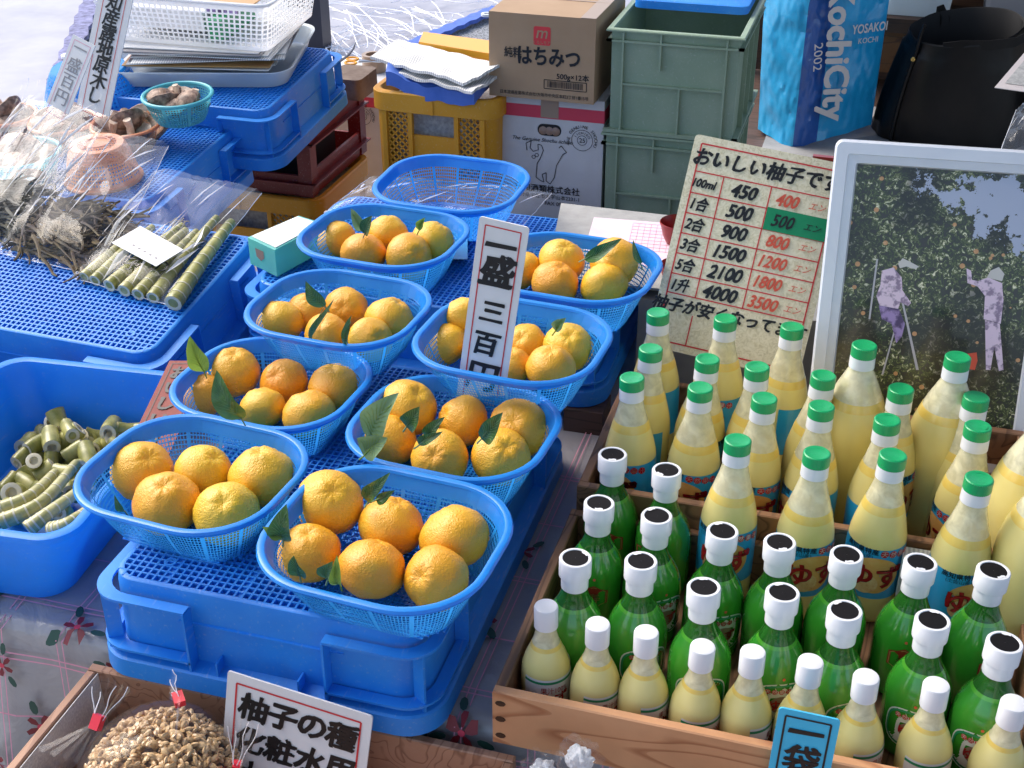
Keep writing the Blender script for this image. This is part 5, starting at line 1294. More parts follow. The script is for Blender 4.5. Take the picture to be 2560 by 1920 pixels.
def mushrooms(c, rad, z, n, size, where, seed, flip=.5):
    rr = random.Random(seed)
    for k in range(n):
        a = 2*math.pi*k/n+rr.uniform(-.3, .3); d = rad*(.0 if k == 0 else rr.uniform(.55, .8)); s = size*rr.uniform(1.0, 1.45)
        p = c+Vector((d*math.cos(a), d*math.sin(a), z+(s*.7 if k == 0 else rr.uniform(.006, .016))))
        fl_ = rr.random() < flip
        M = Matrix.Translation(p) @ Matrix.Rotation(rr.uniform(0, 6), 4, 'Z') @ Matrix.Rotation(rr.uniform(2.2, 3.4) if fl_ else rr.uniform(-.7, .7), 4, 'X') @ Matrix.Scale(s, 4)
        w = ['on top in the middle', 'at the right side', 'at the right back', 'at the back', 'at the left back', 'at the left', 'at the left front', 'at the front'][k % 8]
        t = thing('shiitake', ('upturned pale' if fl_ else 'brown')+f' shiitake {w} in {where}', 'mushroom', M, 'shiitake mushrooms in '+where)
        a_, b_, c_ = MM[(k+seed) % 5]; link('cap', a_, t); link('gills', b_, t); link('stem', c_, t)
og = 'small round mesh baskets of mushrooms'
def rb_at(u, v, M, rpx, h, label, m, inv=False, n=0, size=.02, where='', seed=1, flip=.5, dz=0, ell=1.0, hcase=.11):
    """(u, v) = centre of the opening or, inverted, of the lower rim"""
    p = onM(M, u, v, (h if not inv else .004)+dz, hcase); D = (p-C0).dot(_fw); r = rpx*D/RV; up_ = M.to_3x3() @ Vector((0, 0, 1))
    b = p-up_*(h if not inv else .002)
    round_basket(label, b, r, h, m, og, inv, parent_M=M, ell=ell)
    if n: mushrooms(b, r*.7, h*.55, n, size, where, seed, flip)
rb_at(383, 205, MC4, 76, .052, 'teal round basket of small mushrooms at the edge of the upper crate', 'basket_teal', n=8, size=.026, where='the teal basket', seed=3, flip=.5, dz=.055)
rb_at(272, 268, MC4, 75, .05, 'orange round basket of large pale mushrooms beside the upturned orange basket', 'basket_orange', n=6, size=.038, where='the near orange basket', seed=4, flip=.75)
rb_at(135, 262, MC4, 72, .05, 'orange round basket of mushrooms under the handwritten strips', 'basket_orange', n=7, size=.034, where='the orange basket under the strips', seed=5)
rb_at(12, 248, MC4, 66, .05, 'orange round basket of mushrooms cut by the left edge', 'basket_orange', n=6, size=.03, where='the orange basket at the left edge', seed=6)
rb_at(45, 330, MC4, 84, .055, 'teal round basket seen through clear plastic at the left edge', 'basket_teal', n=7, size=.03, where='the left teal basket', seed=8, flip=.1)
rb_at(225, 385, MC4, 82, .072, 'upturned orange round basket standing on its rim', 'basket_orange', True)
rb_at(208, 226, MC4, 112, .085, 'large bright blue upturned mesh basket behind the strips', 'basket_bright', True)
# big loose clear sheet at the far left
def loose_sheet(label, quad, seed, m='film_big', n=40, amp=.03):
    A, B, C, D = [Vector(q) for q in quad]; nrm = (B-A).cross(D-A).normalized(); off = Vector((seed*7, 0, 0)); vs = []
    for i in range(n+1):
        for j in range(n+1):
            a, b = j/n, i/n; p = A.lerp(B, a).lerp(D.lerp(C, a), b); r1 = abs(noise.noise(Vector((a*3+b, b*1.5, 0))+off)); r2_ = abs(noise.noise(Vector((a*8, b*3+a*2, 2))+off))
            vs.append(p+nrm*(amp*(1-2.5*r1)+amp*.4*(1-2.5*r2_))-A)
    t = thing('plastic_sheet', label, 'plastic sheet', Matrix.Translation(A))
    MB().add(vs, [(i*(n+1)+j, i*(n+1)+j+1, (i+1)*(n+1)+j+1, (i+1)*(n+1)+j) for i in range(n) for j in range(n)]).obj('film', m, t, auto=30)
loose_sheet('clear crinkled plastic standing over the left mushroom baskets', [aty(-60, 480, 1.82), aty(130, 500, 1.82), aty(215, 200, 1.95), aty(60, 170, 1.95)], 1, amp=.02)

# ================================================================== teal packet, plastic under basket, receipts, grey board
c = [atz(u, v, BZ2+.055) for u, v in ((535, 515), (650, 470), (680, 487), (592, 541))]
c = [atz(535, 513, BZ2+.05), atz(593, 540, BZ2+.05), atz(700, 483, BZ2+.05), atz(645, 466, BZ2+.05)]
t = thing('tissue_packet', 'small teal plastic packet with white top beside the yuzu basket', 'packet', Matrix.Translation(c[0]))
def prism(P, z0, z1, ins=0):
    P = [Vector((p.x, p.y, 0))-Vector((c[0].x, c[0].y, 0)) for p in P]; ctr = sum(P, Vector())/len(P); P = [ctr+(p-ctr)*(1-ins) for p in P]
    return MB().loft([[p+Vector((0, 0, z0)) for p in P], [p+Vector((0, 0, z1)) for p in P]], True, True, True)
prism(c, -.046, 0).obj('packet_body', 'teal_box', t, smooth=False); prism(c, .0003, .0015, .1).obj('white_insert', 'paper', t, smooth=False)
ex = (c[1]-c[0]); nn = Vector((ex.y, -ex.x, 0)).normalized()*-1
nn = nn if nn.y < 0 else -nn
bz = c[0].lerp(c[1], .42)+nn*.0008-c[0]; e1 = ex.normalized()
MB().add([bz+e1*x_+Vector((0, 0, z_)) for x_, z_ in ((-.011, -.012), (.011, -.012), (.011, -.024), (.002, -.031), (-.009, -.026))], [(0, 1, 2, 3, 4)]).obj('emblem', 'bottle_crown', t, smooth=False)
pillow_bag('flat_bag', 'flat clear plastic bag under the empty blue basket', [atz(700, 462, BZ2+.002), atz(1120, 500, BZ2+.002), atz(1192, 420, BZ2+.03), atz(800, 385, BZ2+.03)], .02, seed=6, crink=.008, m='film')
o = MB().loft([[atz(905, 500, BZ2+z_), atz(1010, 500, BZ2+z_), atz(1010, 560, BZ2+z_), atz(895, 560, BZ2+z_)] for z_ in (.001, .012)], True, True, True).obj('blue_booklet', 'label_blue', smooth=False); tag(o, 'pale blue booklet lying between the yuzu baskets', 'booklet')
# grey block + boards on the right
o = MB().box(-.318, .5, 1.79, 2.15, .0, .160).obj('grey_block', 'block_grey', smooth=False); tag(o, 'pale grey block beside the rear crate, behind the price board', 'block')
cb = [atz(1212, 443, .174), atz(1520, 478, .176), atz(1520, 640, .176), atz(1180, 600, .174)]
t = thing('cardboard_sheet', 'loose grey cardboard sheet bridging the rear crate and the grey block', 'cardboard', Matrix.Translation(cb[0]))
MB().loft([[p-cb[0] for p in cb], [p-cb[0]+Vector((0, 0, .004)) for p in cb]], True, True, True).obj('sheet', 'cardboard_grey', t, smooth=False)
pp = [atz(1283, 470, .1795), atz(1500, 487, .1795), atz(1490, 600, .1795), atz(1262, 540, .1795)]
t = thing('delivery_slip', 'thin pink printed slip lying on the grey cardboard', 'paper', Matrix.Translation(pp[0]))
MB().loft([[p-pp[0] for p in pp], [p-pp[0]+Vector((0, 0, .0006)) for p in pp]], True, True, True).obj('slip', 'paper_pink', t, smooth=False)
lm = MB(); ex, ey = pp[1]-pp[0], pp[3]-pp[0]
for i in range(9): lm.add([ex*.4+ey*(.1*i+.08)+Vector((0, 0, .0009)), ex*.95+ey*(.1*i+.08)+Vector((0, 0, .0009)), ex*.95+ey*(.1*i+.09)+Vector((0, 0, .0009)), ex*.4+ey*(.1*i+.09)+Vector((0, 0, .0009))], [(0, 1, 2, 3)])
for i in range(10): lm.add([ex*(.4+.06*i)+ey*.1+Vector((0, 0, .0009)), ex*(.403+.06*i)+ey*.1+Vector((0, 0, .0009)), ex*(.403+.06*i)+ey*.9+Vector((0, 0, .0009)), ex*(.4+.06*i)+ey*.9+Vector((0, 0, .0009))], [(0, 1, 2, 3)])
lm.obj('printed_form', 'ink_pink', t, smooth=False)
# red lacquer bowls / tray behind the board
for i, (u, v, r_, zz) in enumerate(((1466, 500, .032, .18), (1466, 580, .03, .17))):
    p = atz(u, v, zz+.02); o = MB().lathe([(0, .02), (.004, .022), (.012, r_*.8), (.035, r_), (.037, r_*.97), (.014, r_*.72), (.008, .001)], 28, cap0=True).obj('red_bowl', 'red_plastic'); o.location = (p.x, p.y, zz+.001 if i == 0 else .1605)
    tag(o, ['glossy red bowl on the grey cardboard at the left edge of the price board', 'glossy red bowl lower down behind the price board edge'][i], 'bowl')
o = MB().box(0, .06, 0, .012, 0, .2).obj('red_folder', 'red_plastic', smooth=False); p = aty(1738, 700, 1.93); o.matrix_world = TR(p.x-.02, 1.93, .162, 0, R_(-4)); tag(o, 'red board showing between the price board and the white frame', 'board')

# ================================================================== back row : yellow crate, cartons, honey box, green crates
BB = -.104
def M_back(u, v, D, az=0): 
    p = atd(u, v, D); return p
def vented_crate(name, label, M, Wd, Dp, H, m, cut=True, group=None, inv=False):
    """moulded crate with thick rounded rim, ribs, a grip hole and diamond-vented panels on the front"""
    t = thing(name, label, 'crate', M, group); hx, hy = Wd/2, Dp/2
    b = MB(); b.loft([rrect(hx-.012, hy-.012, .03, 6, 0), rrect(hx-.008, hy-.008, .035, 6, H-.045), rrect(hx, hy, .04, 6, H-.042), rrect(hx, hy, .04, 6, H-.003), rrect(hx-.003, hy-.003, .037, 6, H), rrect(hx-.014, hy-.014, .03, 6, H), rrect(hx-.017, hy-.017, .03, 6, H-.004), rrect(hx-.02, hy-.02, .03, 6, .01)])
    # carve : drop front wall quads between the ribs, replaced by panels below
    keep = []
    for f in b.f:
        c_ = [b.v[i] for i in f]; my = sum(v[1] for v in c_)/len(c_); mx_ = sum(v[0] for v in c_)/len(c_); mz = sum(v[2] for v in c_)/len(c_)
        if my < -hy+.024 and abs(mx_) < hx*.5 and mz < H-.044 and max(v[0] for v in c_)-min(v[0] for v in c_) > hx: continue
        keep.append(f)
    b.f = keep; b.obj('shell', m, t)
    MB().add(rrect(hx-.02, hy-.02, .03, 6, .011), [tuple(range(28))]).obj('base_panel', m, t, smooth=False)
    fr = MB(); y0, y1 = -hy+.006, -hy+.014; xs = [-hx+.035, -hx*.36, hx*.36, hx-.035]
    for x_ in xs: fr.box(x_-.005, x_+.005, y0-.004, y1, 0, H-.043)
    zm = H*.40
    for z_ in (0.004, zm): fr.box(-hx+.035, hx-.035, y0-.003, y1-.001, z_, z_+.007)
    fr.box(-hx*.36, hx*.36, y0+.001, y1-.002, zm+.007, H-.092); fr.box(-.003, .003, -hy-.003, -hy+.004, H-.042, H-.012)
    fr.obj('rib', m, t, smooth=False)
    dg = MB()
    def dia(x0, x1, z0, z1, s=.0155):
        k0 = int((x0-z1)/s)-1; k1 = int((x1-z0)/s)+1
        for k in range(k0, k1+1):
            for sg in (1, -1):
                # line x - sg*z = const
                pts = []
                cst = k*s if sg == 1 else (x0+z0)+((k-k0)*s)
                for zz in (z0, z1):
                    xx = cst+zz if sg == 1 else cst-zz; pts.append([xx, zz])
                (xa, za), (xb, zb) = pts
                def cl(xa, za, xb, zb):
                    for lim, up in ((x0, False), (x1, True)):
                        if (xa > lim) == up and xa != lim:
                            if (xb > lim) == up: return None
                            f = (lim-xa)/(xb-xa); xa, za = lim, za+(zb-za)*f
                        if (xb > lim) == up and xb != lim:
                            f = (lim-xa)/(xb-xa); xb, zb = lim, za+(zb-za)*f
                    return xa, za, xb, zb
                c_ = cl(xa, za, xb, zb)
                if c_ and abs(c_[0]-c_[2]) > 1e-4:
                    xa, za, xb, zb = c_; d = Vector((xb-xa, 0, zb-za)).normalized(); n_ = Vector((-d.z, 0, d.x))*.0018
                    P = [Vector((xa, 0, za))-n_, Vector((xb, 0, zb))-n_, Vector((xb, 0, zb))+n_, Vector((xa, 0, za))+n_]
                    dg.add([p+Vector((0, y0+.002, 0)) for p in P]+[p+Vector((0, y0+.006, 0)) for p in P], [(0, 1, 2, 3), (7, 6, 5, 4), (0, 4, 5, 1), (1, 5, 6, 2), (2, 6, 7, 3), (3, 7, 4, 0)])
    dia(xs[0], xs[1], zm+.007, H-.045); dia(xs[2], xs[3], zm+.007, H-.045)
    dia(xs[0], xs[1], .01, zm); dia(xs[1], xs[2], .01, zm); dia(xs[2], xs[3], .01, zm)
    dg.obj('vent_lattice', m, t, smooth=False, kind='stuff')
    MB().box(-hx+.03, hx-.03, -hy+.035, hy-.03, .014, H-.03).obj('packed_paper', 'newsprint_flat', t, smooth=False)
    return t
p = atd(800, 195, 2.92); pr = atd(1075, 222, 2.92)
# solve crate : front-left top corner p, facing table front
def box_from(uL, vL, uR, vR, y, label=None):
    a, b = aty(uL, vL, y), aty(uR, vR, y); return a, b
yb_ = 2.52
a, b = aty(795, 190, yb_), aty(1078, 226, yb_); H = a.z-BB-.0
YW = (b.x-a.x)
vented_crate('yellow_crate', 'yellow vented crate with newspapers on top, right of the red crate', TR((a.x+b.x)/2, yb_+.17, BB, R_(-1)), YW, .34, (a.z+b.z)/2-BB, 'crate_yellow')
YTOP = (a.z+b.z)/2
# newspapers and blue cloth on the yellow crate
def crumple(name, label, cat, quad, m, amp, n=22, seed=0, th=.006, sub='sheet'):
    A, B, C, D = [Vector(q) for q in quad]; vs = []; N = n+1
    for s_ in (0, 1):
        for i in range(N):
            for j in range(N):
                a_, b_ = j/n, i/n; p_ = A.lerp(B, a_).lerp(D.lerp(C, a_), b_); p_.z += amp*(noise.noise(Vector((p_.x*14, p_.y*14, seed)))+.5*noise.noise(Vector((p_.x*35, p_.y*35, seed))))+(th if s_ else 0)
                vs.append(p_-A)
    f = []
    for i in range(n):
        for j in range(n):
            f.append((i*N+j, (i+1)*N+j, (i+1)*N+j+1, i*N+j+1)); k = N*N; f.append((k+i*N+j, k+i*N+j+1, k+(i+1)*N+j+1, k+(i+1)*N+j))
    for j in range(n):
        f.append((j, j+1, N*N+j+1, N*N+j)); q_ = n*N+j; f.append((q_+1, q_, N*N+q_, N*N+q_+1))
        q_ = j*N; f.append((q_+N, q_, N*N+q_, N*N+q_+N)); q_ = j*N+n; f.append((q_, q_+N, N*N+q_+N, N*N+q_))
    t = thing(name, label, cat, Matrix.Translation(A)); MB().add(vs, f).obj(sub, m, t); return t
yt = YTOP+.012
crumple('blue_cloth', 'crumpled blue cloth bundle hanging over the front rim of the yellow crate', 'cloth', [aty(835, 190, yb_+.01), aty(1025, 235, yb_-.012), atz(1075, 165, yt+.01), atz(850, 145, yt+.01)], 'blue_cloth', .018, seed=2, th=.03, sub='cloth')
crumple('newspaper', 'folded newspaper lying over the yellow crate, left of the honey box', 'newspaper', [atz(800, 128, yt+.035), atz(1000, 185, yt+.035), atz(1085, 145, yt+.05), atz(860, 90, yt+.05)], 'newsprint', .008, seed=3)
crumple('newspaper', 'lower newspaper page showing under the folded newspaper', 'newspaper', [atz(855, 160, yt+.02), atz(1020, 208, yt+.02), atz(1085, 160, yt+.03), atz(900, 120, yt+.03)], 'newsprint', .008, seed=8)
q_ = [atz(905, 102, yt+.05), atz(1060, 128, yt+.05), atz(1064, 100, yt+.05), atz(915, 80, yt+.05)]
t = thing('orange_clipboard', 'orange plastic edge sticking out behind the newspaper', 'clipboard', Matrix.Translation(q_[0])); MB().loft([[x_-q_[0] for x_ in q_], [x_-q_[0]+Vector((0, 0, .012)) for x_ in q_]], True, True, True).obj('plate', 'orange_plastic', t, smooth=False)
# shochu cartons
def carton(label, x0, x1, y0, y1, z0, z1, full=True):
    t = thing('carton', label, 'carton', TR(x0, y0, z0), 'white shochu cartons with a red band'); w, d, h = x1-x0, y1-y0, z1-z0
    MB().box(0, w, 0, d, 0, h).obj('box', 'carton_white', t, smooth=False)
    MB().box(-.0008, w+.0008, -.0008, d*.5, h-.047, h-.020).obj('red_band', 'carton_band', t, smooth=False)
    def tx(s, x, z, size, **k): put(s, t, x, z, size, y=-.0012, **k)
    # grip hole
    if full:
        oh = MB(); pts = [(w*.5+sx*.0, 0) for sx in ()]
        pts = [(w*.485+x_, -.0009, h-.072+z_) for x_, z_, _ in rrect(.026, .013, .012, 5)]; oh.add(pts, [tuple(range(len(pts)))]); oh.obj('grip_hole', 'ink', t, smooth=False)
        for k in range(3):
            MB().lathe([(0, .0095), (.0012, .008), (.002, .0001)], 12).xf(Matrix.Translation((w*.485-.014+.014*k, -.0012, h-.074)) @ Matrix.Rotation(R_(90), 4, 'X')).obj('fruit_in_hole', 'bottle_crown', t)
        MB().box(w*.40, w*.57, -.0014, -.0010, h-.045, h+.0).obj('packing_tape', 'tape_brown', t, smooth=False)
        tx('The Genuine Shochu iichiko', w*.42, h-.095, .0118, shear=.3)
        # hand-drawn outline emblem of the front
        o2 = [(.27, .55), (.26, .60), (.31, .62), (.30, .57), (.33, .545), (.38, .56), (.375, .60), (.41, .595), (.43, .56), (.40, .50), (.37, .46), (.36, .36), (.40, .34), (.44, .33), (.42, .385), (.46, .40), (.46, .34), (.50, .32), (.54, .37), (.56, .46), (.62, .545), (.655, .56), (.60, .605), (.58, .585)]
        mb = MB()
        for (xa, za), (xb, zb) in zip(o2[:-1], o2[1:]): line(mb, w*xa, h*za+.020, w*xb, h*zb+.020, .0016, -.0012)
        for cx, cz in ((.335, .57), (.365, .585)):
            for k in range(8): line(mb, w*cx+.004*math.cos(k*.785), h*cz+.004*math.sin(k*.785), w*cx+.004*math.cos((k+1)*.785), h*cz+.004*math.sin((k+1)*.785), .0012, -.0012)
        mb.obj('outline_print', 'ink', t, smooth=False)
        tx('三和酒類株式会社', w*.47, h*.345, .0185, bold=.01); tx('大分県宇佐市大字山本2231-1', w*.47, h*.29, .0115); tx('FAX 0978-33-3030', w*.66, h*.24, .0125)
    cx, cz = (w*.80, h*.72) if full else (w*.76, h*.80)
    mb = MB()
    for R__ in (.023, .0105):
        for k in range(24): a0, a1 = k*math.pi/12, (k+1)*math.pi/12; line(mb, cx+R__*math.cos(a0), cz+R__*math.sin(a0), cx+R__*math.cos(a1), cz+R__*math.sin(a1), .0011, -.0012)
    mb.obj('stamp_ring', 'ink', t, smooth=False)
    tx('25', cx, cz, .014)
    for s_, rad, sz in (('IICHIKO', .0165, .0075), ('THE GENUINE SHOCHU', .030, .0095)):
        for k, ch in enumerate(s_):
            if ch == ' ': continue
            a = math.pi/2-(k-(len(s_)-1)/2)*(.30 if len(s_) > 8 else .36)*(.75 if len(s_) > 8 else 1); put(ch, t, cx+rad*math.cos(a), cz+rad*math.sin(a), sz, m='ink', y=-.0012, rot=math.pi/2-a)
    return t
yc = 2.58; a, b = aty(1079, 200, yc), aty(1306, 228, yc)
carton('white shochu carton with red band and map outline, under the honey box', a.x, b.x, yc, yc+.26, BB, a.z)
CT = a.z
a2, b2 = aty(600, 178, 3.12), aty(840, 197, 3.12)
carton('white shochu carton mostly hidden between the red and the yellow crates', a2.x, b2.x, 3.12, 3.40, -.36, (a2.z+b2.z)/2, False)
o = MB().box(a2.x, b2.x, 3.12, 3.40, G, -.361).obj('pallet_stand', 'block_wood', smooth=False); tag(o, 'dark wooden stand under the half hidden shochu carton', 'stand')
# honey box
yh = 2.555; a, b = aty(1057, 190, yh), aty(1283, 214, yh); tl = aty(1060, 24, yh); hw = b.x-a.x; hh = tl.z-CT-.001
t = thing('honey_box', 'brown cardboard honey box on the white shochu carton', 'cardboard box', TR(a.x, yh, CT+.001, R_(-.8)))
bx = MB(); bx.box(0, hw, 0, .27, 0, hh); bx.obj('box', 'card_brown', t, smooth=False)
MB().box(hw*.86, hw*1.0, -.0004, .2701, hh+.0005, hh+.001).obj('packing_tape', 'tape_brown', t, smooth=False)
MB().box(.0, hw, .132, .138, hh, hh+.0012).obj('flap_seam', 'tape_brown', t, smooth=False)
MB().loft([[(hw*.505+x_, y_, hh*.76+z_) for x_, z_, _ in rrect(.018, .019, .004, 3)] for y_ in (0, -.0006)], True, False, True).obj('logo', 'logo_red', t, smooth=False)
put('m', t, hw*.505, hh*.78, .034, 'card_brown', y=-.0009, bold=.01, shear=.2); put('くらしモア', t, hw*.505, hh*.685, .0075, 'card_brown', y=-.0009)
put('純粋', t, hw*.23, hh*.545, .024, y=-.0008, sx=.8, bold=.01); put('はちみつ', t, hw*.57, hh*.52, .043, y=-.0008, bold=.045, sx=.8)
put('500g×12本', t, hw*.80, hh*.30, .0155, y=-.0008, bold=.01)
bc = MB(); bx0, bx1, bz0, bz1 = hw*.53, hw*.93, hh*.145, hh*.25
for e_ in ((bx0, bz0, bx1, bz0), (bx1, bz0, bx1, bz1), (bx1, bz1, bx0, bz1), (bx0, bz1, bx0, bz0)): line(bc, *e_, .0016, -.0008)
x_ = bx0+.007; rr = random.Random(2)
while x_ < bx1-.008:
    w_ = rr.choice((.0006, .001, .0016)); line(bc, x_, bz0+.003, x_, bz1-.002, w_, -.0008); x_ += w_+rr.choice((.0009, .0014))
bc.obj('barcode', 'ink', t, smooth=False)
put('日本流通産業株式会社/大阪市中央区本町3丁目1番15号', t, hw*.53, hh*.065, .0088, y=-.0008, sx=.9)
# green stacking crates
def stack_crate(label, x0, x1, y0, D, z0, H, az=0):
    t = thing('stacking_crate', label, 'crate', TR(x0, y0, z0, R_(az)), 'grey-green stacking crates'); w = x1-x0; T = .004
    b = MB(); e = .006
    def rr4(i, z): return [(i, i, z), (w-i, i, z), (w-i, D-i, z), (i, D-i, z)]
    b.loft([rr4(.012, 0), rr4(.012, .0), rr4(.010, H-.002), rr4(.0, H-.001), rr4(.0, H+.002), rr4(.002, H+.004), rr4(.012, H+.004), rr4(.014, H), rr4(.018, .006)], True, True, True)
    b.obj('shell', 'crate_green', t, smooth=False)
    r_ = MB()
    for z_ in (H-.022,): 
        r_.box(.001, w-.001, .0, .012, z_, z_+.004); r_.box(.001, .012, .0, D, z_, z_+.004); r_.box(w-.012, w-.001, .0, D, z_, z_+.004)
    for x_ in (.035, w-.035): r_.box(x_-.002, x_+.002, .001, .012, 0, H-.002)
    r_.box(w*.40-.002, w*.40+.002, .001, .012, H-.075, H-.002)
    r_.box(.037, w-.037, .003, .0125, H*.48, H*.48+.004)
    r_.box(w*.55-.002, w*.55+.002, .003, .0125, .005, H*.48)
    r_.box(.0, w, .0, .012, 0.0, .007); r_.box(w-.012, w, 0, D, 0, .007)
    for y_ in (D*.25, D*.5, D*.75): r_.box(w-.012, w-.002, y_-.002, y_+.002, .007, H-.002)
    r_.obj('rib', 'crate_green', t, smooth=False); return t
yg_ = 2.56; a, b = aty(1302, 280, yg_), aty(1590, 316, yg_); tlg = aty(1302, 52, yg_); zmid = (a.z+b.z)/2
stack_crate('upper empty grey-green stacking crate beside the blue bag', a.x, b.x, yg_, .36, zmid, tlg.z-zmid-.012)
stack_crate('lower grey-green stacking crate carrying the upper one', a.x-.004, b.x-.004, yg_, .36, BB, zmid-BB-.006)
q_ = [atz(1368, 12, tlg.z), atz(1618, 24, tlg.z)]
t = thing('blue_shallow_tray', 'blue plastic tray lying across the back of the upper green crate', 'tray', TR(q_[0].x, q_[0].y, tlg.z-.004)); w_ = q_[1].x-q_[0].x
MB().loft([rrect(w_/2, .13, .02, 4, 0), rrect(w_/2, .13, .02, 4, .016), rrect(w_/2-.004, .126, .018, 4, .018)], True, True, True).xf(Matrix.Translation((w_/2, .13, 0))).obj('plate', 'crate_blue', t)

# red beer crate + yellow crate under it
zr0 = -.10; zy = zr0
pr_ = atz(677, 428, zr0); pf = atz(777, 390, zr0)
rcx1 = pr_.x; 
def red_crate():
    w, d, h = .36, .34, .185
    t = thing('red_crate', 'dark red bottle crate with window openings propping the upper blue crate', 'crate', TR(pr_.x-w, pr_.y, zr0, R_(0)))
    b = MB(); T = .007
    for x0, x1 in ((0, .034), (w-.034, w)):
        for y0, y1 in ((0, .034), (d-.034, d)): MB().box(x0, x1, y0, y1, 0, h).obj('corner_post', 'crate_red', t, smooth=False)
    r_ = MB()
    for z0, z1 in ((0, .05), (h-.055, h)):
        r_.box(.034, w-.034, .004, .012, z0, z1); r_.box(.034, w-.034, d-.012, d-.004, z0, z1)
        r_.box(.004, .012, .034, d-.034, z0, z1); r_.box(w-.012, w-.004, .034, d-.034, z0, z1+(.01 if z0 == 0 else 0))
    r_.obj('side_wall', 'crate_red', t, smooth=False)
    k = MB()
    for z0 in (.03, h-.058): k.box(-.008, w+.008, -.008, .004, z0, z0+.004); k.box(w-.004, w+.010, -.006, d+.006, z0, z0+.004)
    k.box(w*.4, w*.4+.02, .003, .013, .03, h-.055)
    k.obj('flange', 'crate_red', t, smooth=False)
    MB().box(.03, w-.06, .06, d-.06, .008, h-.02).obj('dark_fill', 'black_lining', t, smooth=False)  # black block standing in for the shaded inside of the crate
    MB().box(.01, w-.01, .01, d-.01, 0, .006).obj('base_panel', 'crate_red', t, smooth=False)
    return t, w, d, h
rt, rw, rd, rh = red_crate()
p = atz(452, 440, zy)
vented_crate('yellow_crate', 'yellow vented crate underneath the red crate, low between the blue crates', TR(pr_.x-.20+.01, pr_.y+.155, zr0-.27), .42, .34, .268, 'crate_yellow')
o = thing('low_stand', 'dark wooden stand under the yellow crate behind the table', 'stand'); MB().box(pr_.x-.6, pr_.x+.12, pr_.y-.03, pr_.y+.34, G, zr0-.272).obj('block', 'block_wood', o, smooth=False)
ps = atz(752, 205, zr0+rh)
b = MB(); 
for i in range(1): b.loft([[Vector((x_*(1+.08*noise.noise(Vector((x_*20, y_*20, zz*20)))), y_*(1+.1*noise.noise(Vector((x_*30, y_*30, 3)))), zz)) for x_, y_, _ in rrect(.045, .06, .015, 4)] for zz in (0, .012, .03, .045, .05)], True, True, True)
o = b.obj('stone_block', 'stone'); o.location = (ps.x+.005, ps.y+.02, zr0+rh+.001); tag(o, 'rough brown block wedged between the blue crate and the cartons', 'block')

# tape roll, scissors on carton
ct2 = (a2.z+b2.z)/2
p = atz(815, 130, ct2+.03)
t = thing('tape_roll', 'roll of brown packing tape standing flat beside the newspapers', 'tape roll', TR(p.x-.01, p.y, ct2+.001)); MB().lathe([(0, .022), (0, .033), (.045, .033), (.045, .022), (0, .022)], 26).obj('roll', 'tape_brown', t)
def scissors(u, v):
    p = atz(u, v, ct2+.055); t = thing('scissors', 'orange-handled scissors lying over the tape roll', 'scissors', TR(p.x, p.y, ct2+.05, R_(10), R_(10)))
    for sg in (-1, 1):
        mb = MB(); pts = [(-.02+.016*math.cos(k*math.pi/8), sg*.012+.009*math.sin(k*math.pi/8), 0) for k in range(17)]; mb.tube(pts, .0028, 6, False); mb.obj('handle', 'orange_plastic', t)
        MB().tube([(0, sg*.006, 0), (.06, -sg*.004, 0)], [.003, .001], 4).obj('blade', 'metal', t)
scissors(775, 128)
t = thing('plastic_bag', 'crumpled clear bag lying on the carton beside the tape', 'plastic bag'); del t
bpy.data.objects.remove(bpy.data.objects['plastic_bag'])
# cable curl sticking up
p0_ = aty(735, 130, 2.6); mb = MB().tube([aty(u, v, 2.6)-p0_ for u, v in ((735, 132), (752, 120), (764, 105), (768, 92))], [.003, .003, .002, .001], 6)
t = thing('cable_end', 'thin grey cable end curling up behind the blue crate', 'cable', Matrix.Translation(p0_)); mb.obj('cable', 'ink_grey', t)

# ================================================================== white basket, tray and papers on the upper crate
def rect_frame_from(M, u0, v0, u1, v1, dz): return onM(M, u0, v0, dz), onM(M, u1, v1, dz)
def tray(label):
    a, b = onM(MC5, 285, 175, .035), onM(MC5, 640, 150, .035)
    c_ = onM(MC5, 415, 165, .002); M = Matrix.Translation(onM(MC5, 468, 138, .002)) @ MC5.to_3x3().to_4x4() @ Matrix.Rotation(R_(12), 4, 'Z')
    t = thing('plastic_tray', label, 'tray', M)
    MB().loft([rrect(.185, .135, .04, 8, 0), rrect(.2, .15, .045, 8, .035), rrect(.205, .155, .048, 8, .037), rrect(.205, .155, .048, 8, .04), rrect(.198, .148, .043, 8, .037), rrect(.183, .133, .04, 8, .003)], True, True, True).obj('shell', 'tray_clear', t)
    return M
MT = tray('shallow clear plastic tray full of papers under the white basket')
cols = ['paper', 'newsprint', 'label_gold', 'paper', 'ink_grey', 'newsprint', 'paper', 'carton_band', 'newsprint', 'paper', 'ink_grey', 'paper']
for k in range(12):
    M = MT @ Matrix.Translation((rnd.uniform(-.01, .02)-.0, rnd.uniform(-.012, .02), .036+.0034*k)) @ Matrix.Rotation(R_(rnd.uniform(-7, 7)), 4, 'Z')
    t = thing('paper_sheet', ['white', 'newsprint', 'ochre', 'white', 'grey', 'printed', 'white', 'red-edged', 'printed', 'plain white', 'grey', 'plain white'][k]+' flat sheet in the paper stack under the white basket, layer '+['lowest', 'near the bottom', 'third up', 'fourth up', 'low middle', 'middle', 'high middle', 'eighth up', 'ninth up', 'tenth up', 'second from top', 'topmost'][k], 'paper', M, 'papers stacked in the clear tray')
    MB().box(-.172+.004*(k % 3), .168-.003*(k % 4), -.118, .118, 0, .0022).obj('sheet', cols[k], t, smooth=False)
MW = MT @ Matrix.Translation((.0, .02, .080)) @ Matrix.Rotation(R_(-12), 4, 'Z')
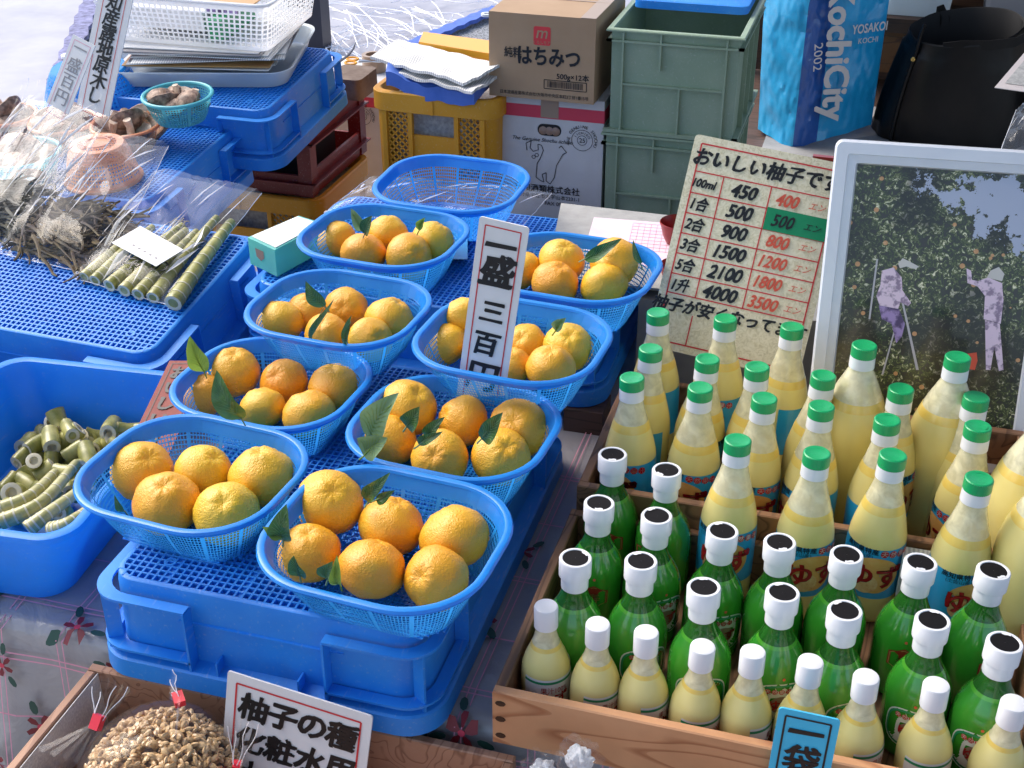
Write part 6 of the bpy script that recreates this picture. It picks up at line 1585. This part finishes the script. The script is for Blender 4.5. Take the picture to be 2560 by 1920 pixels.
t = thing('white_basket', 'white plastic mesh basket of papers on top of the paper stack', 'basket', MW)
bh = .105
def wring(z): k = z/bh; return rrect(.19+.022*k, .125+.018*k, .02, 4, z)
open_basket_mesh(wring, [0, .003]+[.008+.0105*i for i in range(9)]+[bh], 104, '', '', solid_rows=(0, 1, 10), rib_every=0, hole=.36).obj('mesh_wall', 'basket_white', t, kind='stuff')
mb = MB(); rim_tube(mb, dense(wring(bh), 64), .005, .7); mb.obj('rim', 'basket_white', t)
MB().add(wring(.001), [tuple(range(20))]).obj('base_panel', 'basket_white', t, smooth=False)
for k, (nm, m, x0, x1, y0, y1, z0, z1, lb) in enumerate((('booklet', 'paper_blue', .04, .075, -.098, .06, .004, .05, 'green and white booklet upright in the white basket'), ('paper_pad', 'paper', -.15, .03, -.09, .085, .02, .062, 'white paper pad filling the left of the white basket'), ('yellow_folder', 'label_gold', -.1, .12, -.06, .06, .063, .066, 'pale yellow folder on top in the white basket'), ('purple_case', 'pr_trousers', .05, .12, -.105, -.095, .07, .08, 'purple case at the front right corner of the white basket'))):
    tt_ = thing(nm, lb, 'stationery', MW); MB().box(x0, x1, y0, y1, z0, z1).obj('slab', 'label_green' if k == 0 else m, tt_, smooth=False)

# ================================================================== blue city bag, black bag, shelf
yk = 3.30
def bag_blue():
    pts = [(1652, 268), (1713, 322), (1880, 258), (1880, 20)]
    L, Cn, Rr = aty(1650, 278, yk+.10), aty(1712, 320, yk), aty(1882, 268, yk+.16); H = 1
    t = thing('rubbish_bag_pack', 'crinkled blue plastic city bag standing on the bench with white lettering', 'bag', TR(Cn.x, yk, Cn.z))
    H = aty(1700, -60, yk).z-Cn.z
    N = 40
    def surf(A, B, nm, m):
        vs = []
        for i in range(N+1):
            for j in range(N+1):
                a_, b_ = j/N, i/N; p_ = A.lerp(B, a_)-Cn; p_.z = H*b_+(1-b_)*(p_.z); bul = math.sin(math.pi*a_)*.012
                p_.y -= bul+.013*noise.noise(Vector((p_.x*16, p_.z*11, 1)))+.011*abs(noise.noise(Vector((p_.x*22+p_.z*9, p_.z*17, 4))))+.005*abs(noise.noise(Vector((p_.x*50, p_.z*44-p_.x*20, 7))))+.003*noise.noise(Vector((p_.x*80, p_.z*60, 1)))*(1 if 0 < a_ < 1 else 0)
                if b_ > .82: p_.x += (b_-.82)*.05
                p_.x -= .02*b_*(1-a_) if nm != 'front_face' else .0
                vs.append(p_)
        MB().add(vs, [(i*(N+1)+j, i*(N+1)+j+1, (i+1)*(N+1)+j+1, (i+1)*(N+1)+j) for i in range(N) for j in range(N)]).obj(nm, m, t, auto=24)
    Lx = L-Vector((.015, 0, 0)); surf(Lx, Cn, 'side_face', 'blue_bag'); mid = Cn.lerp(Rr, .30)
    surf(Cn, mid, 'front_face', 'blue_bag_dark'); surf(mid, Rr, 'front_face', 'blue_bag')
    bk = Vector((0, .16, 0)); surf(Rr, Rr+bk, 'front_face', 'blue_bag'); surf(Rr+bk, Lx+bk, 'front_face', 'blue_bag'); surf(Lx+bk, Lx, 'front_face', 'blue_bag')
    # lettering on the front face, running downwards
    d = (Rr-Cn).normalized(); d.z = 0; d.normalize(); az = math.atan2(d.y, d.x)
    def tx(s, f, z, size, rot, **k):
        w_ = (Rr-Cn).length; loc = d*(w_*f)+Vector((0, -.040, z)); me = text_mesh(s, size, 'print_cream', **k)
        link('lettering', me, t, Matrix.Translation(loc) @ Matrix.Rotation(az, 4, 'Z') @ Matrix.Rotation(rot, 4, 'Y'))
    zt = H
    tx('KochiCity', .40, H*.55, .105, R_(86), bold=.055, shear=.2, sx=.82); tx('2002', .20, H*.55, .036, R_(86)); tx('YOSAKOI', .80, H*.68, .032, 0, bold=.02, sx=.8); tx('KOCHI', .80, H*.61, .02, 0)
    return t
bag_blue()
def bag_black():
    c0 = atz(2030, 318, BB); cx, cy = c0.x+.02, c0.y+.08
    t = thing('black_handbag', 'large open black leather bag standing behind the framed picture', 'bag', TR(cx, cy, BB+.008, R_(2)))
    Ht = aty(2060, 60, cy).z-BB-.005; n = 44; rings = []; inner = []
    def rg(k, z, s=1.0, cr=1):
        out = []
        for j in range(n):
            a = 2*math.pi*j/n; rx, ry = .195-.055*k**1.5, .12-.005*k
            w = 1+cr*(.05*noise.noise(Vector((math.cos(a)*2, math.sin(a)*2, k*1.2)))+.02*math.sin(a*9+k*2)*(1-k*.6))
            out.append(Vector((rx*s*w*math.cos(a), ry*s*w*math.sin(a), z+(.02*math.cos(a) if k > .9 else 0)-(.02*k*math.sin(-a) if k > .8 else 0))))
        return out
    for i in range(13): k = i/12; rings.append(rg(k, Ht*k))
    MB().loft(rings, cap0=True).obj('outer_skin', 'black_leather', t)
    MB().loft([rings[-1], rg(1, Ht+.004, .985), rg(1, Ht, .965), rg(.8, Ht*.8, .9), rg(.3, Ht*.3, .85)], cap1=True).obj('lining', 'black_lining', t)
    for pts in ([(.135, .02, Ht*.93), (.15, .0, Ht*1.06), (.158, -.03, Ht*1.10), (.15, -.06, Ht*1.04), (.11, -.09, Ht*.98), (.05, -.108, Ht*.955), (-.02, -.112, Ht*.94), (-.06, -.10, Ht*.90)], [(-.06, .10, Ht*.95), (-.075, .105, Ht*1.04), (-.06, .11, Ht*1.06), (-.04, .105, Ht*.95)]):
        rr_ = [[Vector(q_)+Vector(o_) for o_ in ((0, 0, -.012), (.002, -.003, -.012), (.002, -.003, .012), (0, 0, .012))] for q_ in pts]; MB().loft(rr_, True, True, True).obj('strap', 'black_leather', t)
    MB().lathe([(0, .006), (.003, .005), (.004, .001)], 12).xf(Matrix.Translation((-.125, -.10, Ht*.78)) @ Matrix.Rotation(R_(100), 4, 'X')).obj('stud', 'gold', t)
    st = MB()
    pt_ = [rings[i][int(n*.62)]*1.02 for i in range(13)]; pt_ = [Vector((p_.x, p_.y, rings[i][0].z)) for i, p_ in enumerate(pt_)]
    st.tube(pt_, .005, 5); st.obj('seam', 'black_leather', t)
bag_black()
# shelf unit behind, dark
ys = 3.85
t = thing('wooden_shelf', 'dark wooden shelf unit behind the black bag', 'shelf', TR(-.35, ys, 0))
z1 = aty(2000, 45, ys).z
MB().box(-.12, 2.2, .0, .55, z1-.04, z1).obj('shelf_board', 'dark_wood', t, smooth=False)
MB().box(.0, 2.2, .02, .05, z1-.16, z1-.041).obj('apron_board', 'shelf_wood', t, smooth=False)
MB().box(-.12, 2.2, .5, .54, G, z1-.041).obj('back_panel', 'dark_wood', t, smooth=False)
MB().box(-.12, 2.2, .0, .55, z1+.5, z1+.54).obj('shelf_board', 'dark_wood', t, smooth=False)  # upper board added above the view, its overhang shades the back right
MB().box(-.12, 2.2, .5, .54, z1+.001, z1+.499).obj('back_panel', 'dark_wood', t, smooth=False)
for x_ in (-.12, 2.16): MB().box(x_, x_+.04, .1, .16, G, z1-.041).obj('shelf_post', 'dark_wood', t, smooth=False)
for i, (u0, u1) in enumerate(((1880, 2060), (2125, 2330))):
    a_, b_ = aty(u0, 12, ys+.03), aty(u1, 12, ys+.03)
    t = thing('storage_box', ['low clear plastic box on the dark shelf, left of the other', 'grey plastic box on the dark shelf at the right edge'][i], 'box', TR((a_.x+b_.x)/2, ys+.13, z1+.001), 'plastic boxes on the shelf'); w_ = (b_.x-a_.x)/2
    MB().loft([rrect(w_-.01, .09, .015, 4, 0), rrect(w_, .1, .018, 4, .1), rrect(w_+.004, .104, .018, 4, .1), rrect(w_+.004, .104, .018, 4, .108)], True, True, True).obj('shell', 'tray_clear' if i == 0 else 'ink_grey', t)
# printed card at right edge and plastic bag
tl, tr, bl = aty(2240, 85, 2.3), aty(2350, 100, 2.3), aty(2152, 190, 2.2)
qq = [aty(2225, 100, 2.35), aty(2148, 190, 2.2), aty(2290, 210, 2.2), aty(2330, 110, 2.35)]
t = thing('leaflet', 'cream printed leaflet poking in at the right edge above the frame', 'leaflet', Matrix.Translation(qq[0]))
MB().loft([[q_-qq[0] for q_ in qq], [q_-qq[0]+Vector((0, 0, .001)) for q_ in qq]], True, True, True).obj('sheet', 'print_cream', t, smooth=False)
q5 = [qq[0].lerp(qq[2], f_) for f_ in (.15,)]; cc = sum(qq, Vector())/4
MB().add([cc+(q_-cc)*.78-qq[0]+Vector((0, 0, .0016)) for q_ in qq], [(0, 1, 2, 3)]).obj('printed_area', 'newsprint_flat', t, smooth=False)
pillow_bag('small_bag', 'clear bag of goods at the right edge above the frame', [aty(2160, 330, 2.3), aty(2330, 340, 2.3), aty(2330, 230, 2.45), aty(2195, 240, 2.45)], .03, seed=9, m='film', crink=.012)
o = MB().box(.40, 1.7, 3.45, 3.8, BB+.001, .12).obj('grey_stone', 'stone', smooth=False); tag(o, 'rough grey stone slab behind the leaflet at the right edge', 'stone')
o = MB().box(-.28, 1.2, 2.45, 3.7, BB+.0, BB+.006).obj('bench_board', 'block_grey', smooth=False); tag(o, 'pale board on the bench under the blue bag and the black bag', 'board')

# ================================================================== lower front trays with seed bags
zt = -.008
cnr = atz(212, 1428, zt); fl_ = atz(0, 1640, zt)
x0 = cnr.x; 
plank_crate('wooden_tray', 'low wooden tray in front of the table holding bags of yuzu seeds', cnr.x-.005, cnr.x+.52, .55, cnr.y-.004, zt-.09, .09, th=.011, fm='tray_wood', sm='tray_wood', nails=False, front=True)
o = MB().box(cnr.x+.0075, cnr.x+.0085, .6, cnr.y-.012, zt-.085, zt-.004).obj('newspaper_lining', 'newsprint', smooth=False); tag(o, 'printed newspaper lining along the inside of the seed tray', 'newspaper')
# seeds : heap in bag
def seed_bag(c_, rx, ry, hz, label, seed, n=1700):
    rr = random.Random(seed); t = thing('seed_bag', label, 'bag', Matrix.Translation(c_))
    mb = MB(); base = []
    for i in range(4):
        for j in range(6): pass
    def one(p_, s, rot):
        M = Matrix.Translation(p_) @ rot; pts = [(0, 0, .62), (0, 0, -.62)]
        rg = [[M @ (Vector((r*math.cos(a)*1.0, r*math.sin(a)*.62, z))*s) for a in [k*math.pi/3 for k in range(6)]] for z, r in ((.78, .14), (.45, .46), (0, .6), (-.5, .46), (-.82, .12))]
        mb.loft(rg, True, True, True)
    for k in range(n):
        a = rr.uniform(0, 2*math.pi); d = math.sqrt(rr.random()); h = hz*math.sqrt(max(0, 1-d**2.6)); z = h*(1-abs(rr.gauss(0, .10))) if d < .93 else rr.uniform(0, h)
        p_ = Vector((rx*d*math.cos(a), ry*d*math.sin(a), max(.003, z)))
        one(p_, rr.uniform(.0052, .0072), Matrix.Rotation(rr.uniform(0, 6.3), 4, 'Z') @ Matrix.Rotation(rr.uniform(.9, 2.2), 4, 'X') @ Matrix.Rotation(rr.uniform(0, 3), 4, 'Z'))
    mb.obj('seed', 'seed', t, kind='stuff')
    N = 40; sh = []
    for i in range(12):
        d = i/11
        sh.append([Vector((rx*1.06*math.cos(2*math.pi*j/N)*math.sin(d*math.pi/2)*(1+.03*noise.noise(Vector((j*.4, i*.4, seed)))), ry*1.06*math.sin(2*math.pi*j/N)*math.sin(d*math.pi/2), .004+hz*1.09*math.cos(d*math.pi/2)**.8+.004*abs(noise.noise(Vector((j*.5, i*.7, seed)))))) for j in range(N)])
    MB().loft(sh).obj('film', 'bag_film', t, auto=25)
    MB().loft([[Vector((rx*.98*f*math.cos(2*math.pi*j/N), ry*.98*f*math.sin(2*math.pi*j/N), hz*.8*math.sqrt(max(0, 1-f**2.4)))) for j in range(N)] for f in (1, .9, .7, .4, .02)]).obj('seed_core', 'mushroom_brown', t)
    return t
def twist_tie(t, base, tip, wid, seed, clip=True):
    """gathered neck of a bag fanning out above a red clip"""
    rr = random.Random(seed); ax = (tip-base); L = ax.length; ax.normalize(); s1 = ax.cross(Vector((0, 1, 0))).normalized()
    mb = MB(); N = 14; rows = []
    for i in range(9):
        f = i/8; w = wid*(.12+.88*f**.8); rows.append([base+ax*L*f*(1-.12*abs(j/N-.5))+s1*(w*(j/N-.5))+Vector((0, -1, 0))*(.004*(j % 2)*(.3+f)+.002*noise.noise(Vector((i*.6, j, seed)))) for j in range(N+1)])
    mb.loft(rows, False); mb.obj('gathered_neck', 'bag_film', t, auto=15)
    g_ = MB()
    for j in (2, 5, 9, 12): g_.tube([rows[i][j]+Vector((.0015*math.sin(i+j), -.0012, 0)) for i in range(7+j % 3)], [.0005]*(7+j % 3), 4)
    g_.obj('pleat', 'crease', t, kind='stuff')
    lo = []
    for i in range(7): f = i/6; w = wid*(.12+1.6*f**1.1); lo.append([base-ax*L*.75*f+s1*(w*(j/N-.5))+Vector((0, -1, 0))*(.004*(j % 2)+.01*f) for j in range(N+1)])
    MB().loft(lo, False).obj('gathered_shoulder', 'bag_film', t, auto=15)
    if clip: MB().box(-.0055, .0055, -.004, .004, -.0075, .0075).xf(Matrix.Translation(base) @ ax.to_track_quat('Z', 'Y').to_matrix().to_4x4()).obj('red_clip', 'red_clip', t, smooth=False)
ca = atz(335, 1600, zt+.02); 
t = seed_bag(Vector((ca.x, ca.y-.005, zt-.082)), .092, .098, .112, 'clear bag full of tan yuzu seeds in the front tray', 3)
w0 = Vector((ca.x, ca.y-.005, zt-.082))
twist_tie(t, aty(210, 1560, .80)-w0, aty(243, 1465, .83)-w0, .055, 2)
twist_tie(t, aty(386, 1510, .86)-w0, aty(372, 1468, .88)-w0, .05, 5)
cb_ = Vector((atz(120, 1730, zt).x, atz(120, 1730, zt).y, zt-.08)); t = seed_bag(cb_, .07, .06, .05, 'second clear bag of seeds at the bottom left corner', 4, 300)
t = thing('tied_bag', 'gathered clear bag neck with red clip in front of the white seed sign', 'plastic bag', Matrix.Translation(aty(510, 1660, .88)))
twist_tie(t, Vector((0, 0, 0)), aty(528, 1545, .885)-aty(510, 1660, .88), .05, 7)
# crumpled knot bags at the bottom centre
def crumpled(label, c_, r, seed):
    t = thing('crumpled_bag', label, 'plastic bag', Matrix.Translation(c_)); n, m_ = 26, 16; rings = []
    for i in range(m_+1):
        th = math.pi*i/m_; rings.append([Vector((math.sin(th)*math.cos(2*math.pi*j/n), math.sin(th)*math.sin(2*math.pi*j/n), math.cos(th)))*r*(1+.5*noise.noise(Vector((math.sin(th)*math.cos(2*math.pi*j/n), math.sin(th)*math.sin(2*math.pi*j/n), math.cos(th)))*2.6+Vector((seed, 0, 0)))) for j in range(n)])
    MB().loft(rings).obj('film', 'film', t, auto=12)
    MB().loft([[v*.6 for v in q_] for q_ in rings]).obj('knot', 'basket_white', t, auto=20)
crumpled('crumpled knotted clear bag below the wooden bottle crate', aty(1252, 1640, .93), .021, 3)
crumpled('small crumpled bag corner at the bottom centre left', aty(1175, 1672, .93), .022, 8)
o = MB().box(-.26, .35, .55, .95, -.098, -.04).obj('lower_tray', 'tray_wood', smooth=False); tag(o, 'low wooden tray under the crumpled bags at the bottom centre', 'tray')
